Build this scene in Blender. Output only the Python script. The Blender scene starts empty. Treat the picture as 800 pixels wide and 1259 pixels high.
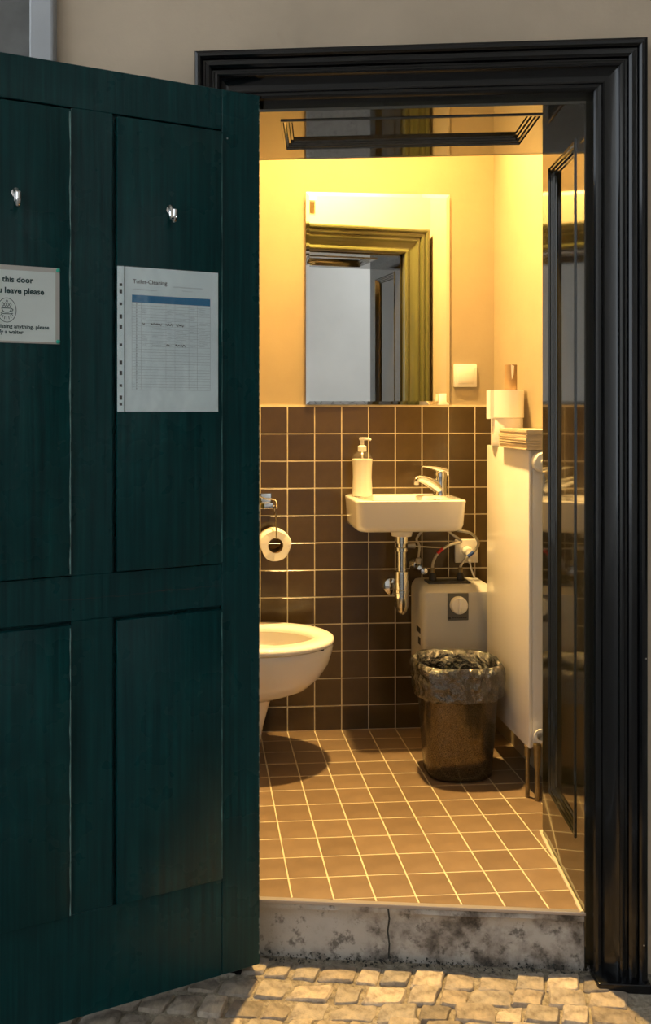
import bpy, bmesh, math, random
from mathutils import Vector, Matrix, noise as mnoise
R = math.radians
PI = math.pi
random.seed(7)
scene = bpy.context.scene
COL = scene.collection

# ------------------------------------------------------------------ camera
cam_d = bpy.data.cameras.new('camera')
cam = bpy.data.objects.new('camera', cam_d)
COL.objects.link(cam)
FPX, CXP, YHP = 1061.16, 318.78, 504.96        # focal length and principal point, in pixels of an 800 x 1259 frame
cam_d.sensor_fit = 'VERTICAL'
cam_d.sensor_height = 36.0
cam_d.sensor_width = 36.0
cam_d.lens = FPX / 1259.0 * 36.0
cam_d.shift_x = (400.0 - CXP) / 1259.0
cam_d.shift_y = -(629.5 - YHP) / 1259.0
cam_d.clip_start = 0.02
cam.location = (-0.3248, -3.154, 1.174)
cam.rotation_euler = (R(90), 0, -0.0704)
scene.camera = cam

# ------------------------------------------------------------------ light
scene.view_settings.view_transform = 'Standard'
scene.view_settings.look = 'None'
scene.view_settings.exposure = 0.0
scene.view_settings.gamma = 1.0
scene.view_settings.use_curve_mapping = False
world = bpy.data.worlds.new('sky')
scene.world = world
world.use_nodes = True
bg = world.node_tree.nodes['Background']
bg.inputs['Color'].default_value = (0.85, 0.93, 1.0, 1)
bg.inputs['Strength'].default_value = 2.6
LAMP_POS = (0.20, -0.33, 2.80)
LAMP_STRENGTH = 9000.0
LAMP_COLOUR = (1.0, 0.63, 0.215)

# ------------------------------------------------------------------ materials
def new_mat(name):
    m = bpy.data.materials.new(name)
    m.use_nodes = True
    return m, m.node_tree.nodes, m.node_tree.links, m.node_tree.nodes['Principled BSDF']

def setp(p, **k):
    for a, v in k.items():
        p.inputs[a.replace('_', ' ')].default_value = v

def tex_noise(N, L, scale, detail=4.0, rough=0.55, stretch=(1, 1, 1), coord='Object'):
    tc = N.new('ShaderNodeTexCoord')
    mp = N.new('ShaderNodeMapping')
    mp.inputs['Scale'].default_value = stretch
    nz = N.new('ShaderNodeTexNoise')
    nz.inputs['Scale'].default_value = scale
    nz.inputs['Detail'].default_value = detail
    nz.inputs['Roughness'].default_value = rough
    L.new(tc.outputs[coord], mp.inputs['Vector'])
    L.new(mp.outputs['Vector'], nz.inputs['Vector'])
    return nz

def ramp(N, L, src, stops):
    r = N.new('ShaderNodeValToRGB')
    e = r.color_ramp.elements
    while len(e) < len(stops):
        e.new(0.5)
    for el, (pos, c) in zip(e, stops):
        el.position = pos
        el.color = (c[0], c[1], c[2], 1) if not isinstance(c, (int, float)) else (c, c, c, 1)
    L.new(src, r.inputs['Fac'])
    return r

def mixc(N, L, fac, a, b):
    m = N.new('ShaderNodeMix')
    m.data_type = 'RGBA'
    for s, v in ((0, fac), (6, a), (7, b)):
        if isinstance(v, (int, float)):
            m.inputs[s].default_value = v
        elif isinstance(v, tuple):
            m.inputs[s].default_value = (*v, 1)
        else:
            L.new(v, m.inputs[s])
    return m.outputs[2]

def bump(N, L, p, src, strength=0.3, dist=0.002):
    b = N.new('ShaderNodeBump')
    b.inputs['Strength'].default_value = strength
    b.inputs['Distance'].default_value = dist
    L.new(src, b.inputs['Height'])
    L.new(b.outputs['Normal'], p.inputs['Normal'])
    return b

def plain(name, col, rough=0.5, metal=0.0, spec=0.5, coat=0.0, vary=0.0, vscale=8.0, bmp=0.0, bscale=60.0, bdist=0.002, stretch=(1, 1, 1)):
    m, N, L, p = new_mat(name)
    setp(p, Base_Color=(*col, 1), Roughness=rough, Metallic=metal, Specular_IOR_Level=spec, Coat_Weight=coat, Coat_Roughness=0.05)
    if vary:
        nz = tex_noise(N, L, vscale, stretch=stretch)
        lo = tuple(c * (1 - vary) for c in col)
        hi = tuple(min(1, c * (1 + vary)) for c in col)
        r = ramp(N, L, nz.outputs['Fac'], [(0.3, lo), (0.7, hi)])
        L.new(r.outputs['Color'], p.inputs['Base Color'])
    if bmp:
        nb = tex_noise(N, L, bscale, stretch=stretch)
        bump(N, L, p, nb.outputs['Fac'], bmp, bdist)
    return m

M = {}
M['cream'] = plain('cream_plaster', (0.37, 0.305, 0.20), 0.55, vary=0.05, vscale=5, bmp=0.25, bscale=45)
M['beige'] = plain('beige_render', (0.56, 0.455, 0.34), 0.8, vary=0.10, vscale=3.5, bmp=0.35, bscale=30, bdist=0.003)
M['paleblue'] = plain('pale_render', (0.42, 0.44, 0.47), 0.7, vary=0.06, bmp=0.2)
M['darkgrey'] = plain('grey_render', (0.12, 0.12, 0.115), 0.85, vary=0.35, vscale=6, bmp=0.5, bscale=20, bdist=0.004)
M['greywall'] = plain('opposite_plaster', (0.90, 0.86, 0.80), 0.8, vary=0.05, vscale=1.5)
M['screen'] = plain('dark_screen', (0.07, 0.06, 0.05), 0.8, vary=0.2, vscale=2)  # for the added dark wall that dims the reflection in the door
M['grout'] = plain('grout', (0.60, 0.53, 0.38), 0.8, vary=0.12, vscale=30)
M['ceramic'] = plain('white_ceramic', (0.84, 0.81, 0.76), 0.07, coat=0.3)
M['seat'] = plain('white_seat_plastic', (0.86, 0.84, 0.80), 0.12)
M['chrome'] = plain('chrome', (0.75, 0.75, 0.74), 0.09, metal=1.0)
M['steel'] = plain('brushed_steel', (0.55, 0.54, 0.52), 0.3, metal=1.0)
M['white_enamel'] = plain('white_enamel', (0.80, 0.76, 0.68), 0.18, coat=0.2)
M['white_plastic'] = plain('white_plastic', (0.80, 0.78, 0.72), 0.35)
M['grey_plastic'] = plain('pale_grey_plastic', (0.50, 0.49, 0.46), 0.4, bmp=0.05, bscale=300)
M['dark_plastic'] = plain('dark_plastic', (0.035, 0.035, 0.035), 0.35)
M['plate_grey'] = plain('control_plate_grey', (0.10, 0.10, 0.095), 0.35)
M['black'] = plain('black_ink', (0.012, 0.016, 0.02), 0.6)
M['ink_teal'] = plain('teal_ink', (0.008, 0.05, 0.055), 0.6)
M['ink_blue'] = plain('blue_ink', (0.01, 0.19, 0.40), 0.6)
M['ink_grey'] = plain('grey_ink', (0.26, 0.32, 0.36), 0.6)
M['paper'] = plain('white_paper', (0.80, 0.93, 0.97), 0.75, vary=0.05, vscale=9, bmp=0.25, bscale=10, bdist=0.004)
M['card'] = plain('sign_card', (0.70, 0.78, 0.77), 0.6, vary=0.03)
M['pin'] = plain('green_pin', (0.02, 0.45, 0.33), 0.3)
M['tissue'] = plain('white_tissue', (0.86, 0.83, 0.77), 0.95, bmp=0.5, bscale=160, bdist=0.001)
M['kraft'] = plain('cardboard', (0.30, 0.19, 0.09), 0.8, vary=0.12, vscale=20)
M['towel'] = plain('tan_towel_paper', (0.62, 0.50, 0.33), 0.9, vary=0.1, vscale=25, bmp=0.3, bscale=90)
M['red'] = plain('red_sleeve', (0.6, 0.02, 0.02), 0.4)
M['blue'] = plain('blue_sleeve', (0.02, 0.06, 0.25), 0.4)
M['rubber'] = plain('black_rubber', (0.02, 0.02, 0.02), 0.6)
M['brass'] = plain('old_brass', (0.25, 0.19, 0.09), 0.45, metal=0.8, vary=0.3, vscale=30)
M['caulk'] = plain('cream_caulk', (0.50, 0.45, 0.33), 0.7, vary=0.1)
M['worn_teal'] = plain('worn_teal_edge', (0.06, 0.17, 0.17), 0.5, vary=0.5, vscale=40)
M['worn_pale'] = plain('worn_pale_edge', (0.13, 0.25, 0.25), 0.5, vary=0.5, vscale=40)
M['zinc'] = plain('zinc_strip', (0.42, 0.40, 0.42), 0.35, metal=0.7)
M['gravel'] = plain('dark_grit', (0.035, 0.035, 0.03), 0.9, vary=0.5, vscale=60)

def mat_tile(name, lo, hi, rough, scratches):
    m, N, L, p = new_mat(name)
    oi = N.new('ShaderNodeObjectInfo')
    r = ramp(N, L, oi.outputs['Random'], [(0.0, lo), (1.0, hi)])
    nz = tex_noise(N, L, 14, coord='Object')
    c = mixc(N, L, 0.18, r.outputs['Color'], ramp(N, L, nz.outputs['Fac'], [(0.35, tuple(x * 0.6 for x in lo)), (0.7, tuple(x * 1.5 for x in hi))]).outputs['Color'])
    L.new(c, p.inputs['Base Color'])
    rr = tex_noise(N, L, 9, stretch=(1, 1, 1))
    rm = ramp(N, L, rr.outputs['Fac'], [(0.3, rough * 0.8), (0.75, rough * 1.35)])
    L.new(rm.outputs['Color'], p.inputs['Roughness'])
    setp(p, Specular_IOR_Level=0.5)
    b = tex_noise(N, L, scratches)
    bump(N, L, p, b.outputs['Fac'], 0.06, 0.001)
    return m
M['wall_tile'] = mat_tile('brown_wall_tile', (0.058, 0.037, 0.016), (0.086, 0.056, 0.024), 0.18, 25)
M['floor_tile'] = mat_tile('brown_lamplit_floor_tile', (0.17, 0.115, 0.070), (0.225, 0.155, 0.097), 0.33, 40)  # wall tile colour, lightened for the stronger lamp light here and for dust

def mat_door():
    m, N, L, p = new_mat('teal_door_paint')
    tc = N.new('ShaderNodeTexCoord')
    sep = N.new('ShaderNodeSeparateXYZ')
    L.new(tc.outputs['Object'], sep.inputs['Vector'])
    grain = tex_noise(N, L, 28, 6, 0.6, (3.2, 1, 0.10))
    patch = tex_noise(N, L, 5, 4, 0.6)
    c1 = ramp(N, L, grain.outputs['Fac'], [(0.3, (0.001, 0.026, 0.030)), (0.75, (0.006, 0.095, 0.100))])
    c2 = mixc(N, L, patch.outputs['Fac'], c1.outputs['Color'], (0.001, 0.024, 0.028))
    # small chips of bare wood and old white paint along the hinge arris and scattered over the leaf
    chip = tex_noise(N, L, 70, 3, 0.6)
    edge = N.new('ShaderNodeMapRange')
    edge.inputs['From Min'].default_value = -0.0035
    edge.inputs['From Max'].default_value = 0.0
    L.new(sep.outputs['X'], edge.inputs['Value'])
    chipm = N.new('ShaderNodeMath'); chipm.operation = 'MULTIPLY'
    cr = ramp(N, L, chip.outputs['Fac'], [(0.54, 0.0), (0.58, 1.0)])
    L.new(cr.outputs['Color'], chipm.inputs[0])
    L.new(edge.outputs['Result'], chipm.inputs[1])
    vor = N.new('ShaderNodeTexVoronoi')
    vor.inputs['Scale'].default_value = 6.5
    L.new(tc.outputs['Object'], vor.inputs['Vector'])
    spk = ramp(N, L, vor.outputs['Distance'], [(0.010, 1.0), (0.016, 0.0)])
    mx = N.new('ShaderNodeMath'); mx.operation = 'MAXIMUM'
    L.new(chipm.outputs[0], mx.inputs[0])
    L.new(spk.outputs['Color'], mx.inputs[1])
    c3 = mixc(N, L, mx.outputs[0], c2, (0.45, 0.50, 0.48))
    L.new(c3, p.inputs['Base Color'])
    rr = ramp(N, L, patch.outputs['Fac'], [(0.3, 0.22), (0.7, 0.36)])
    L.new(rr.outputs['Color'], p.inputs['Roughness'])
    setp(p, Specular_IOR_Level=0.22)
    b1 = N.new('ShaderNodeBump'); b1.inputs['Strength'].default_value = 0.35; b1.inputs['Distance'].default_value = 0.0016
    L.new(grain.outputs['Fac'], b1.inputs['Height'])
    b2 = N.new('ShaderNodeBump'); b2.inputs['Strength'].default_value = 0.35; b2.inputs['Distance'].default_value = 0.006
    lump = tex_noise(N, L, 11, 3, 0.5, (1, 1, 0.6))
    L.new(lump.outputs['Fac'], b2.inputs['Height'])
    L.new(b1.outputs['Normal'], b2.inputs['Normal'])
    L.new(b2.outputs['Normal'], p.inputs['Normal'])
    return m
M['door'] = mat_door()

def mat_gloss_paint(name, col, rough, chips=0.0):
    m, N, L, p = new_mat(name)
    nz = tex_noise(N, L, 6, 4, 0.6, (1, 1, 0.4))
    base = ramp(N, L, nz.outputs['Fac'], [(0.3, tuple(c * 0.8 for c in col)), (0.7, tuple(c * 1.25 for c in col))]).outputs['Color']
    if chips:
        v = N.new('ShaderNodeTexVoronoi')
        v.inputs['Scale'].default_value = 9
        tc = N.new('ShaderNodeTexCoord')
        L.new(tc.outputs['Object'], v.inputs['Vector'])
        k = ramp(N, L, v.outputs['Distance'], [(chips, 1.0), (chips * 1.5, 0.0)])
        base = mixc(N, L, k.outputs['Color'], base, (0.5, 0.46, 0.38))
    L.new(base, p.inputs['Base Color'])
    setp(p, Roughness=rough, Coat_Weight=0.6, Coat_Roughness=rough * 0.35)
    lump = tex_noise(N, L, 13, 3, 0.5, (1, 1, 0.5))
    bump(N, L, p, lump.outputs['Fac'], 0.10, 0.004)
    return m
M['casing'] = mat_gloss_paint('black_gloss_paint', (0.0025, 0.003, 0.004), 0.16, 0.012)
setp(M['casing'].node_tree.nodes['Principled BSDF'], Coat_Weight=0.15, Specular_IOR_Level=0.4)
M['lining'] = mat_gloss_paint('dark_olive_gloss_paint', (0.022, 0.020, 0.010), 0.07)
setp(M['lining'].node_tree.nodes['Principled BSDF'], IOR=1.55, Coat_IOR=1.6, Coat_Weight=1.0)
M['jamb'] = mat_gloss_paint('dark_jamb_gloss_paint', (0.016, 0.014, 0.007), 0.08)
setp(M['jamb'].node_tree.nodes['Principled BSDF'], IOR=1.45, Coat_IOR=1.45, Coat_Weight=0.4)
M['inner_casing'] = mat_gloss_paint('olive_gloss_paint', (0.050, 0.052, 0.016), 0.30)

def mat_step():
    m, N, L, p = new_mat('stained_cement')
    a = tex_noise(N, L, 9, 7, 0.66)
    b = tex_noise(N, L, 26, 5, 0.7)
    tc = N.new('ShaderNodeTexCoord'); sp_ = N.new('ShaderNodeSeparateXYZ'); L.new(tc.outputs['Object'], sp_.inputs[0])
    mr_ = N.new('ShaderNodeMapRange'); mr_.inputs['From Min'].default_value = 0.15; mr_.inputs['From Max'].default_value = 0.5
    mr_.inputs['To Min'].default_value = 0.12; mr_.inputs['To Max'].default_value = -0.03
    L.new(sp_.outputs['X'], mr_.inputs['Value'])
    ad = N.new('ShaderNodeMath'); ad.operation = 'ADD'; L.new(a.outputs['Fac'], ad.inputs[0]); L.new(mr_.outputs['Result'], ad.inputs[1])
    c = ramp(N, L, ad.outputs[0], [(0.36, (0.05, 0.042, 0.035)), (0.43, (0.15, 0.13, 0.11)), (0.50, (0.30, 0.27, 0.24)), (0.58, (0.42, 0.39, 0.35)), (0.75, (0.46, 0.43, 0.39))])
    d = ramp(N, L, b.outputs['Fac'], [(0.36, (0.07, 0.06, 0.05)), (0.46, (1, 1, 1))])
    mm = N.new('ShaderNodeMix'); mm.data_type = 'RGBA'; mm.blend_type = 'MULTIPLY'
    mm.inputs[0].default_value = 0.7
    L.new(c.outputs['Color'], mm.inputs[6]); L.new(d.outputs['Color'], mm.inputs[7])
    L.new(mm.outputs[2], p.inputs['Base Color'])
    setp(p, Roughness=0.85)
    bump(N, L, p, b.outputs['Fac'], 0.6, 0.004)
    return m
M['step'] = mat_step()

def mat_cobble():
    m, N, L, p = new_mat('worn_cobble')
    oi = N.new('ShaderNodeObjectInfo')
    r = ramp(N, L, oi.outputs['Random'], [(0.0, (0.17, 0.145, 0.12)), (0.4, (0.34, 0.285, 0.225)), (0.75, (0.27, 0.24, 0.205)), (1.0, (0.45, 0.38, 0.30))])
    nz = tex_noise(N, L, 30, 6, 0.65)
    sp = ramp(N, L, nz.outputs['Fac'], [(0.32, (0.45, 0.42, 0.40)), (0.5, (1, 1, 1)), (0.72, (1.5, 1.45, 1.35))])
    mm = N.new('ShaderNodeMix'); mm.data_type = 'RGBA'; mm.blend_type = 'MULTIPLY'
    mm.inputs[0].default_value = 1.0
    L.new(r.outputs['Color'], mm.inputs[6]); L.new(sp.outputs['Color'], mm.inputs[7])
    L.new(mm.outputs[2], p.inputs['Base Color'])
    setp(p, Roughness=0.62)
    b = tex_noise(N, L, 55, 6, 0.7)
    bump(N, L, p, b.outputs['Fac'], 0.7, 0.005)
    return m
M['cobble'] = mat_cobble()
def mat_sand():
    m, N, L, p = new_mat('sandy_joint_dirt')
    nz = tex_noise(N, L, 60, 6, 0.7)
    c = ramp(N, L, nz.outputs['Fac'], [(0.3, (0.10, 0.085, 0.065)), (0.5, (0.28, 0.24, 0.18)), (0.72, (0.46, 0.41, 0.33))])
    L.new(c.outputs['Color'], p.inputs['Base Color'])
    setp(p, Roughness=0.95)
    bump(N, L, p, nz.outputs['Fac'], 0.9, 0.01)
    return m
M['sand'] = mat_sand()
def mat_paving():
    m, N, L, p = new_mat('distant_cobbles')
    tc = N.new('ShaderNodeTexCoord')
    v = N.new('ShaderNodeTexVoronoi'); v.inputs['Scale'].default_value = 13; v.feature = 'DISTANCE_TO_EDGE'
    L.new(tc.outputs['Object'], v.inputs['Vector'])
    c = ramp(N, L, v.outputs['Distance'], [(0.02, (0.12, 0.11, 0.09)), (0.08, (0.34, 0.31, 0.28))])
    L.new(c.outputs['Color'], p.inputs['Base Color'])
    setp(p, Roughness=0.8)
    bump(N, L, p, v.outputs['Distance'], 0.6, 0.02)
    return m
M['paving'] = mat_paving()

def mat_bin():
    m, N, L, p = new_mat('dark_metal')
    nz = tex_noise(N, L, 420, 2, 0.5)
    c = ramp(N, L, nz.outputs['Fac'], [(0.35, (0.05, 0.04, 0.025)), (0.65, (0.22, 0.18, 0.12))])
    L.new(c.outputs['Color'], p.inputs['Base Color'])
    setp(p, Roughness=0.22, Metallic=0.75)
    dn = tex_noise(N, L, 9, 2, 0.5)
    bump(N, L, p, dn.outputs['Fac'], 0.5, 0.01)
    return m
M['bin'] = mat_bin()
def mat_bag():
    m, N, L, p = new_mat('black_bag_film')
    nz = tex_noise(N, L, 34, 5, 0.6)
    setp(p, Base_Color=(0.010, 0.010, 0.009, 1), Roughness=0.15, Specular_IOR_Level=1.0, IOR=1.8)
    v = N.new('ShaderNodeTexVoronoi'); v.inputs['Scale'].default_value = 24
    tc = N.new('ShaderNodeTexCoord'); wv = N.new('ShaderNodeVectorMath'); wv.operation = 'MULTIPLY_ADD'
    wv.inputs[1].default_value = (0.05, 0.05, 0.05); L.new(nz.outputs['Color'], wv.inputs[0]); L.new(tc.outputs['Object'], wv.inputs[2]); L.new(wv.outputs[0], v.inputs['Vector'])
    bump(N, L, p, v.outputs['Distance'], 0.9, 0.016)
    return m
M['bag'] = mat_bag()
def mat_mirror():
    m, N, L, p = new_mat('mirror_glass')
    setp(p, Base_Color=(0.93, 0.94, 0.92, 1), Roughness=0.0, Metallic=1.0)
    return m
M['mirror'] = mat_mirror()
def mat_lamp():
    m, N, L, p = new_mat('warm_bulb_glass')
    setp(p, Base_Color=(0.9, 0.85, 0.7, 1), Emission_Color=(*LAMP_COLOUR, 1), Emission_Strength=LAMP_STRENGTH)
    return m
M['bulb'] = mat_lamp()
def mat_film():
    m, N, L, p = new_mat('clear_sleeve_film')
    out = N['Material Output']
    tr = N.new('ShaderNodeBsdfTransparent')
    tr.inputs['Color'].default_value = (0.99, 0.995, 1.0, 1)
    gl = N.new('ShaderNodeBsdfGlossy')
    gl.inputs['Roughness'].default_value = 0.18
    nz = tex_noise(N, L, 9, 3)
    b = N.new('ShaderNodeBump'); b.inputs['Strength'].default_value = 0.5; b.inputs['Distance'].default_value = 0.01
    L.new(nz.outputs['Fac'], b.inputs['Height'])
    L.new(b.outputs['Normal'], gl.inputs['Normal'])
    mx = N.new('ShaderNodeMixShader')
    mx.inputs['Fac'].default_value = 0.06
    L.new(tr.outputs[0], mx.inputs[1]); L.new(gl.outputs[0], mx.inputs[2])
    L.new(mx.outputs[0], out.inputs['Surface'])
    return m
M['film'] = mat_film()
def mat_clear():
    m, N, L, p = new_mat('clear_bottle_plastic')
    setp(p, Base_Color=(0.95, 0.93, 0.88, 1), Roughness=0.05, Transmission_Weight=1.0, IOR=1.3)
    return m
M['clear'] = M['film']
def mat_soap():
    m, N, L, p = new_mat('milky_soap')
    setp(p, Base_Color=(0.90, 0.86, 0.76, 1), Roughness=0.25, Subsurface_Weight=0.3, Subsurface_Radius=(0.02, 0.018, 0.012))
    return m
M['soap'] = mat_soap()

# ------------------------------------------------------------------ mesh helpers
class MB:
    def __init__(self):
        self.v = []; self.f = []
    def add(self, verts, faces):
        o = len(self.v)
        self.v += [tuple(p) for p in verts]
        self.f += [tuple(i + o for i in f) for f in faces]
        return self
    def bm_add(self, bm):
        bm.verts.ensure_lookup_table(); bm.verts.index_update()
        self.add([v.co[:] for v in bm.verts], [[v.index for v in f.verts] for f in bm.faces])
        bm.free(); return self
    def box(self, x0, x1, y0, y1, z0, z1, bev=0.0, seg=2):
        bm = bmesh.new()
        bmesh.ops.create_cube(bm, size=1.0)
        for v in bm.verts:
            v.co = Vector((x0 + (v.co.x + 0.5) * (x1 - x0), y0 + (v.co.y + 0.5) * (y1 - y0), z0 + (v.co.z + 0.5) * (z1 - z0)))
        if bev:
            bmesh.ops.bevel(bm, geom=bm.edges[:], offset=bev, segments=seg, profile=0.5, affect='EDGES')
        return self.bm_add(bm)
    def loft(self, rings, cap0=True, cap1=True, close=False):
        n = len(rings[0]); vs = [p for r in rings for p in r]; fs = []
        m = len(rings)
        for i in range(m if close else m - 1):
            a, b = i * n, ((i + 1) % m) * n
            for j in range(n):
                k = (j + 1) % n
                fs.append((a + j, a + k, b + k, b + j))
        if not close:
            if cap0: fs.append(tuple(range(n - 1, -1, -1)))
            if cap1: fs.append(tuple(range((m - 1) * n, m * n)))
        return self.add(vs, fs)
    def tube(self, path, r, n=10, cap=True):
        path = [Vector(p) for p in path]
        rs = r if isinstance(r, (list, tuple)) else [r] * len(path)
        t0 = (path[1] - path[0]).normalized()
        up = Vector((0, 0, 1)) if abs(t0.z) < 0.9 else Vector((1, 0, 0))
        nrm = (up - t0 * up.dot(t0)).normalized()
        rings = []
        for i, p in enumerate(path):
            t = (path[min(i + 1, len(path) - 1)] - path[max(i - 1, 0)]).normalized()
            nrm = (nrm - t * nrm.dot(t)).normalized()
            bn = t.cross(nrm)
            rings.append([p + (nrm * math.cos(2 * PI * k / n) + bn * math.sin(2 * PI * k / n)) * rs[i] for k in range(n)])
        return self.loft(rings, cap, cap)
    def lathe(self, prof, c=(0, 0, 0), n=24, axis='Z', cap0=True, cap1=True):
        rings = []
        for r, h in prof:
            ring = []
            for k in range(n):
                a = 2 * PI * k / n
                u, w = r * math.cos(a), r * math.sin(a)
                q = (u, w, h) if axis == 'Z' else ((u, h, w) if axis == 'Y' else (h, u, w))
                ring.append((c[0] + q[0], c[1] + q[1], c[2] + q[2]))
            rings.append(ring)
        return self.loft(rings, cap0, cap1)
    def prism(self, poly, fn, h0, h1):
        """poly 2D, fn(a, b, h) -> xyz"""
        n = len(poly)
        vs = [fn(a, b, h0) for a, b in poly] + [fn(a, b, h1) for a, b in poly]
        fs = [tuple(range(n - 1, -1, -1)), tuple(range(n, 2 * n))]
        for j in range(n):
            k = (j + 1) % n
            fs.append((j, k, n + k, n + j))
        return self.add(vs, fs)
    def mesh(self, name, mat, smooth=False, angle=35):
        me = bpy.data.meshes.new(name)
        me.from_pydata(self.v, [], self.f)
        bm = bmesh.new(); bm.from_mesh(me)
        bmesh.ops.recalc_face_normals(bm, faces=bm.faces[:])
        bm.to_mesh(me); bm.free()
        me.materials.append(mat)
        if smooth:
            for pl in me.polygons: pl.use_smooth = True
            me.set_sharp_from_angle(angle=R(angle))
        me.update()
        return me
    def build(self, name, mat, parent=None, smooth=False, angle=35, loc=None, rot=None):
        o = bpy.data.objects.new(name, self.mesh(name, mat, smooth, angle))
        COL.objects.link(o)
        if parent: o.parent = parent
        if loc: o.location = loc
        if rot: o.rotation_euler = rot
        return o

def tag(o, label=None, cat=None, group=None, kind=None):
    if label: o['label'] = label
    if cat: o['category'] = cat
    if group: o['group'] = group
    if kind: o['kind'] = kind
    return o
def empty(name, loc=(0, 0, 0), rz=0.0):
    o = bpy.data.objects.new(name, None)
    o.empty_display_size = 0.05
    COL.objects.link(o)
    o.location = loc; o.rotation_euler = (0, 0, rz)
    return o
def part(name, mesh, parent, loc=(0, 0, 0), rot=(0, 0, 0)):
    o = bpy.data.objects.new(name, mesh)
    COL.objects.link(o)
    o.parent = parent; o.location = loc; o.rotation_euler = rot
    return o
def smooth_path(pts, n=6):
    P = [Vector(p) for p in pts]
    P = [P[0] * 2 - P[1]] + P + [P[-1] * 2 - P[-2]]
    out = []
    for i in range(1, len(P) - 2):
        for k in range(n):
            t = k / n
            a, b, c, d = P[i - 1], P[i], P[i + 1], P[i + 2]
            out.append(0.5 * ((2 * b) + (c - a) * t + (2 * a - 5 * b + 4 * c - d) * t * t + (3 * b - a - 3 * c + d) * t ** 3))
    out.append(P[-2])
    return out
def rrect(cx, cy, hx, hy, r, z, n=6):
    pts = []
    for sx, sy, a0 in ((1, 1, 0), (-1, 1, 90), (-1, -1, 180), (1, -1, 270)):
        for k in range(n + 1):
            a = R(a0 + 90 * k / n)
            pts.append((cx + sx * (hx - r) + r * math.cos(a), cy + sy * (hy - r) + r * math.sin(a), z))
    return pts
def mould_ring(mb, a0, a1, b0, b1, prof, fn):
    """rectangular moulding: profile points (t inward, h), fn(a, b, h) -> xyz; mitred corners"""
    rings = []
    for t, h in prof:
        rings.append([fn(a0 + t, b0 + t, h), fn(a1 - t, b0 + t, h), fn(a1 - t, b1 - t, h), fn(a0 + t, b1 - t, h)])
    return mb.loft(rings, False, False)
def clip(poly, a, b, c):
    """keep a*x + b*y <= c"""
    out = []
    for i in range(len(poly)):
        p, q = poly[i], poly[(i + 1) % len(poly)]
        dp, dq = a * p[0] + b * p[1] - c, a * q[0] + b * q[1] - c
        if dp <= 0: out.append(p)
        if dp * dq < 0:
            t = dp / (dp - dq)
            out.append((p[0] + (q[0] - p[0]) * t, p[1] + (q[1] - p[1]) * t))
    return out
def area(poly):
    return abs(sum(poly[i][0] * poly[(i + 1) % len(poly)][1] - poly[(i + 1) % len(poly)][0] * poly[i][1] for i in range(len(poly)))) / 2
def text_mesh(name, body, size, mat, align='LEFT', bold=0.0, depth=0.00015, spacing=1.0):
    cu = bpy.data.curves.new(name, 'FONT')
    cu.body = body; cu.size = size; cu.align_x = align; cu.offset = bold; cu.extrude = depth; cu.resolution_u = 3
    cu.space_character = spacing
    o = bpy.data.objects.new(name + '_source', cu)
    COL.objects.link(o)
    dg = bpy.context.evaluated_depsgraph_get()
    me = bpy.data.meshes.new_from_object(o.evaluated_get(dg))
    me.name = name
    me.materials.clear(); me.materials.append(mat)
    bpy.data.objects.remove(o); bpy.data.curves.remove(cu)
    return me

# ------------------------------------------------------------------ the front wall's own frame: s along the wall, q outwards, z up
FA = Vector((-0.175, -1.087, 0.0)); FROT = R(-8.24)
FD = Vector((math.cos(FROT), math.sin(FROT), 0)); FN = Vector((math.sin(FROT), -math.cos(FROT), 0))
def F(s, q, z): return FA + FD * s + FN * q + Vector((0, 0, z))
def L3(s, q, z): return (s, -q, z)         # local coordinates of objects that sit at FA with rotation FROT
def on_front(o):
    o.location = FA; o.rotation_euler = (0, 0, FROT); return o
JR, JL, SOF, QIN = 0.757, -0.035, 1.891, -0.383   # right jamb, left jamb, soffit height, inner wall face
def ground_z(q): return -0.128 - 0.05 * max(0.0, min(q, 0.6))

# ------------------------------------------------------------------ setting: walls
WR, WL, CEIL = 0.775, -0.47, 2.92
wb = MB().box(WL - 0.12, WR + 0.12, 0.0, 0.12, -0.1, CEIL + 0.1).build('wall_back', M['cream'])
tag(wb, 'cream plastered back wall tiled brown below the mirror', 'wall', kind='structure')
g = MB().box(WL, WR, -0.0088, 0.0, 0.0, 1.196).build('grout_bed', M['grout'], wb)
TG = 0.0029 / 2
def tile_mesh(poly, name, mat, plane, thick=0.0034, ch=0.0011):
    cx = sum(p[0] for p in poly) / len(poly); cy = sum(p[1] for p in poly) / len(poly)
    def inset(d):
        out = []
        for x, y in poly:
            l = math.hypot(x - cx, y - cy) or 1
            out.append((x + (cx - x) / l * d * 1.4, y + (cy - y) / l * d * 1.4))
        return out
    loc = (cx, cy)
    mb = MB(); rings = []
    for pp, h in ((poly, -0.002), (poly, thick - ch), (inset(ch), thick)):
        rings.append([(x - cx, -h, y - cy) if plane == 'XZ' else (x - cx, y - cy, h) for x, y in pp])
    mb.loft(rings, False, True)
    return mb.mesh(name, mat), loc
shared = {}
def add_tile(poly, name, mat, parent, plane, base):
    if len(poly) < 3 or area(poly) < 0.00008: return
    key = (name, len(poly), round(area(poly), 7), round(max(p[0] for p in poly) - min(p[0] for p in poly), 5)) if len(poly) == 4 and abs(area(poly) - (0.1 - 2 * TG) ** 2) < 1e-7 else None
    if key and key in shared:
        me = shared[key]
        loc = (sum(p[0] for p in poly) / 4, sum(p[1] for p in poly) / 4)
    else:
        me, loc = tile_mesh(poly, name, mat, plane)
        if key: shared[key] = me
    tilt = 0.0035
    rot = (random.uniform(-tilt, tilt), 0, random.uniform(-tilt, tilt)) if plane == 'XZ' else (random.uniform(-tilt, tilt), random.uniform(-tilt, tilt), 0)
    part('tile', me, parent, (loc[0], base, loc[1]) if plane == 'XZ' else (loc[0], loc[1], base), rot)
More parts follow.
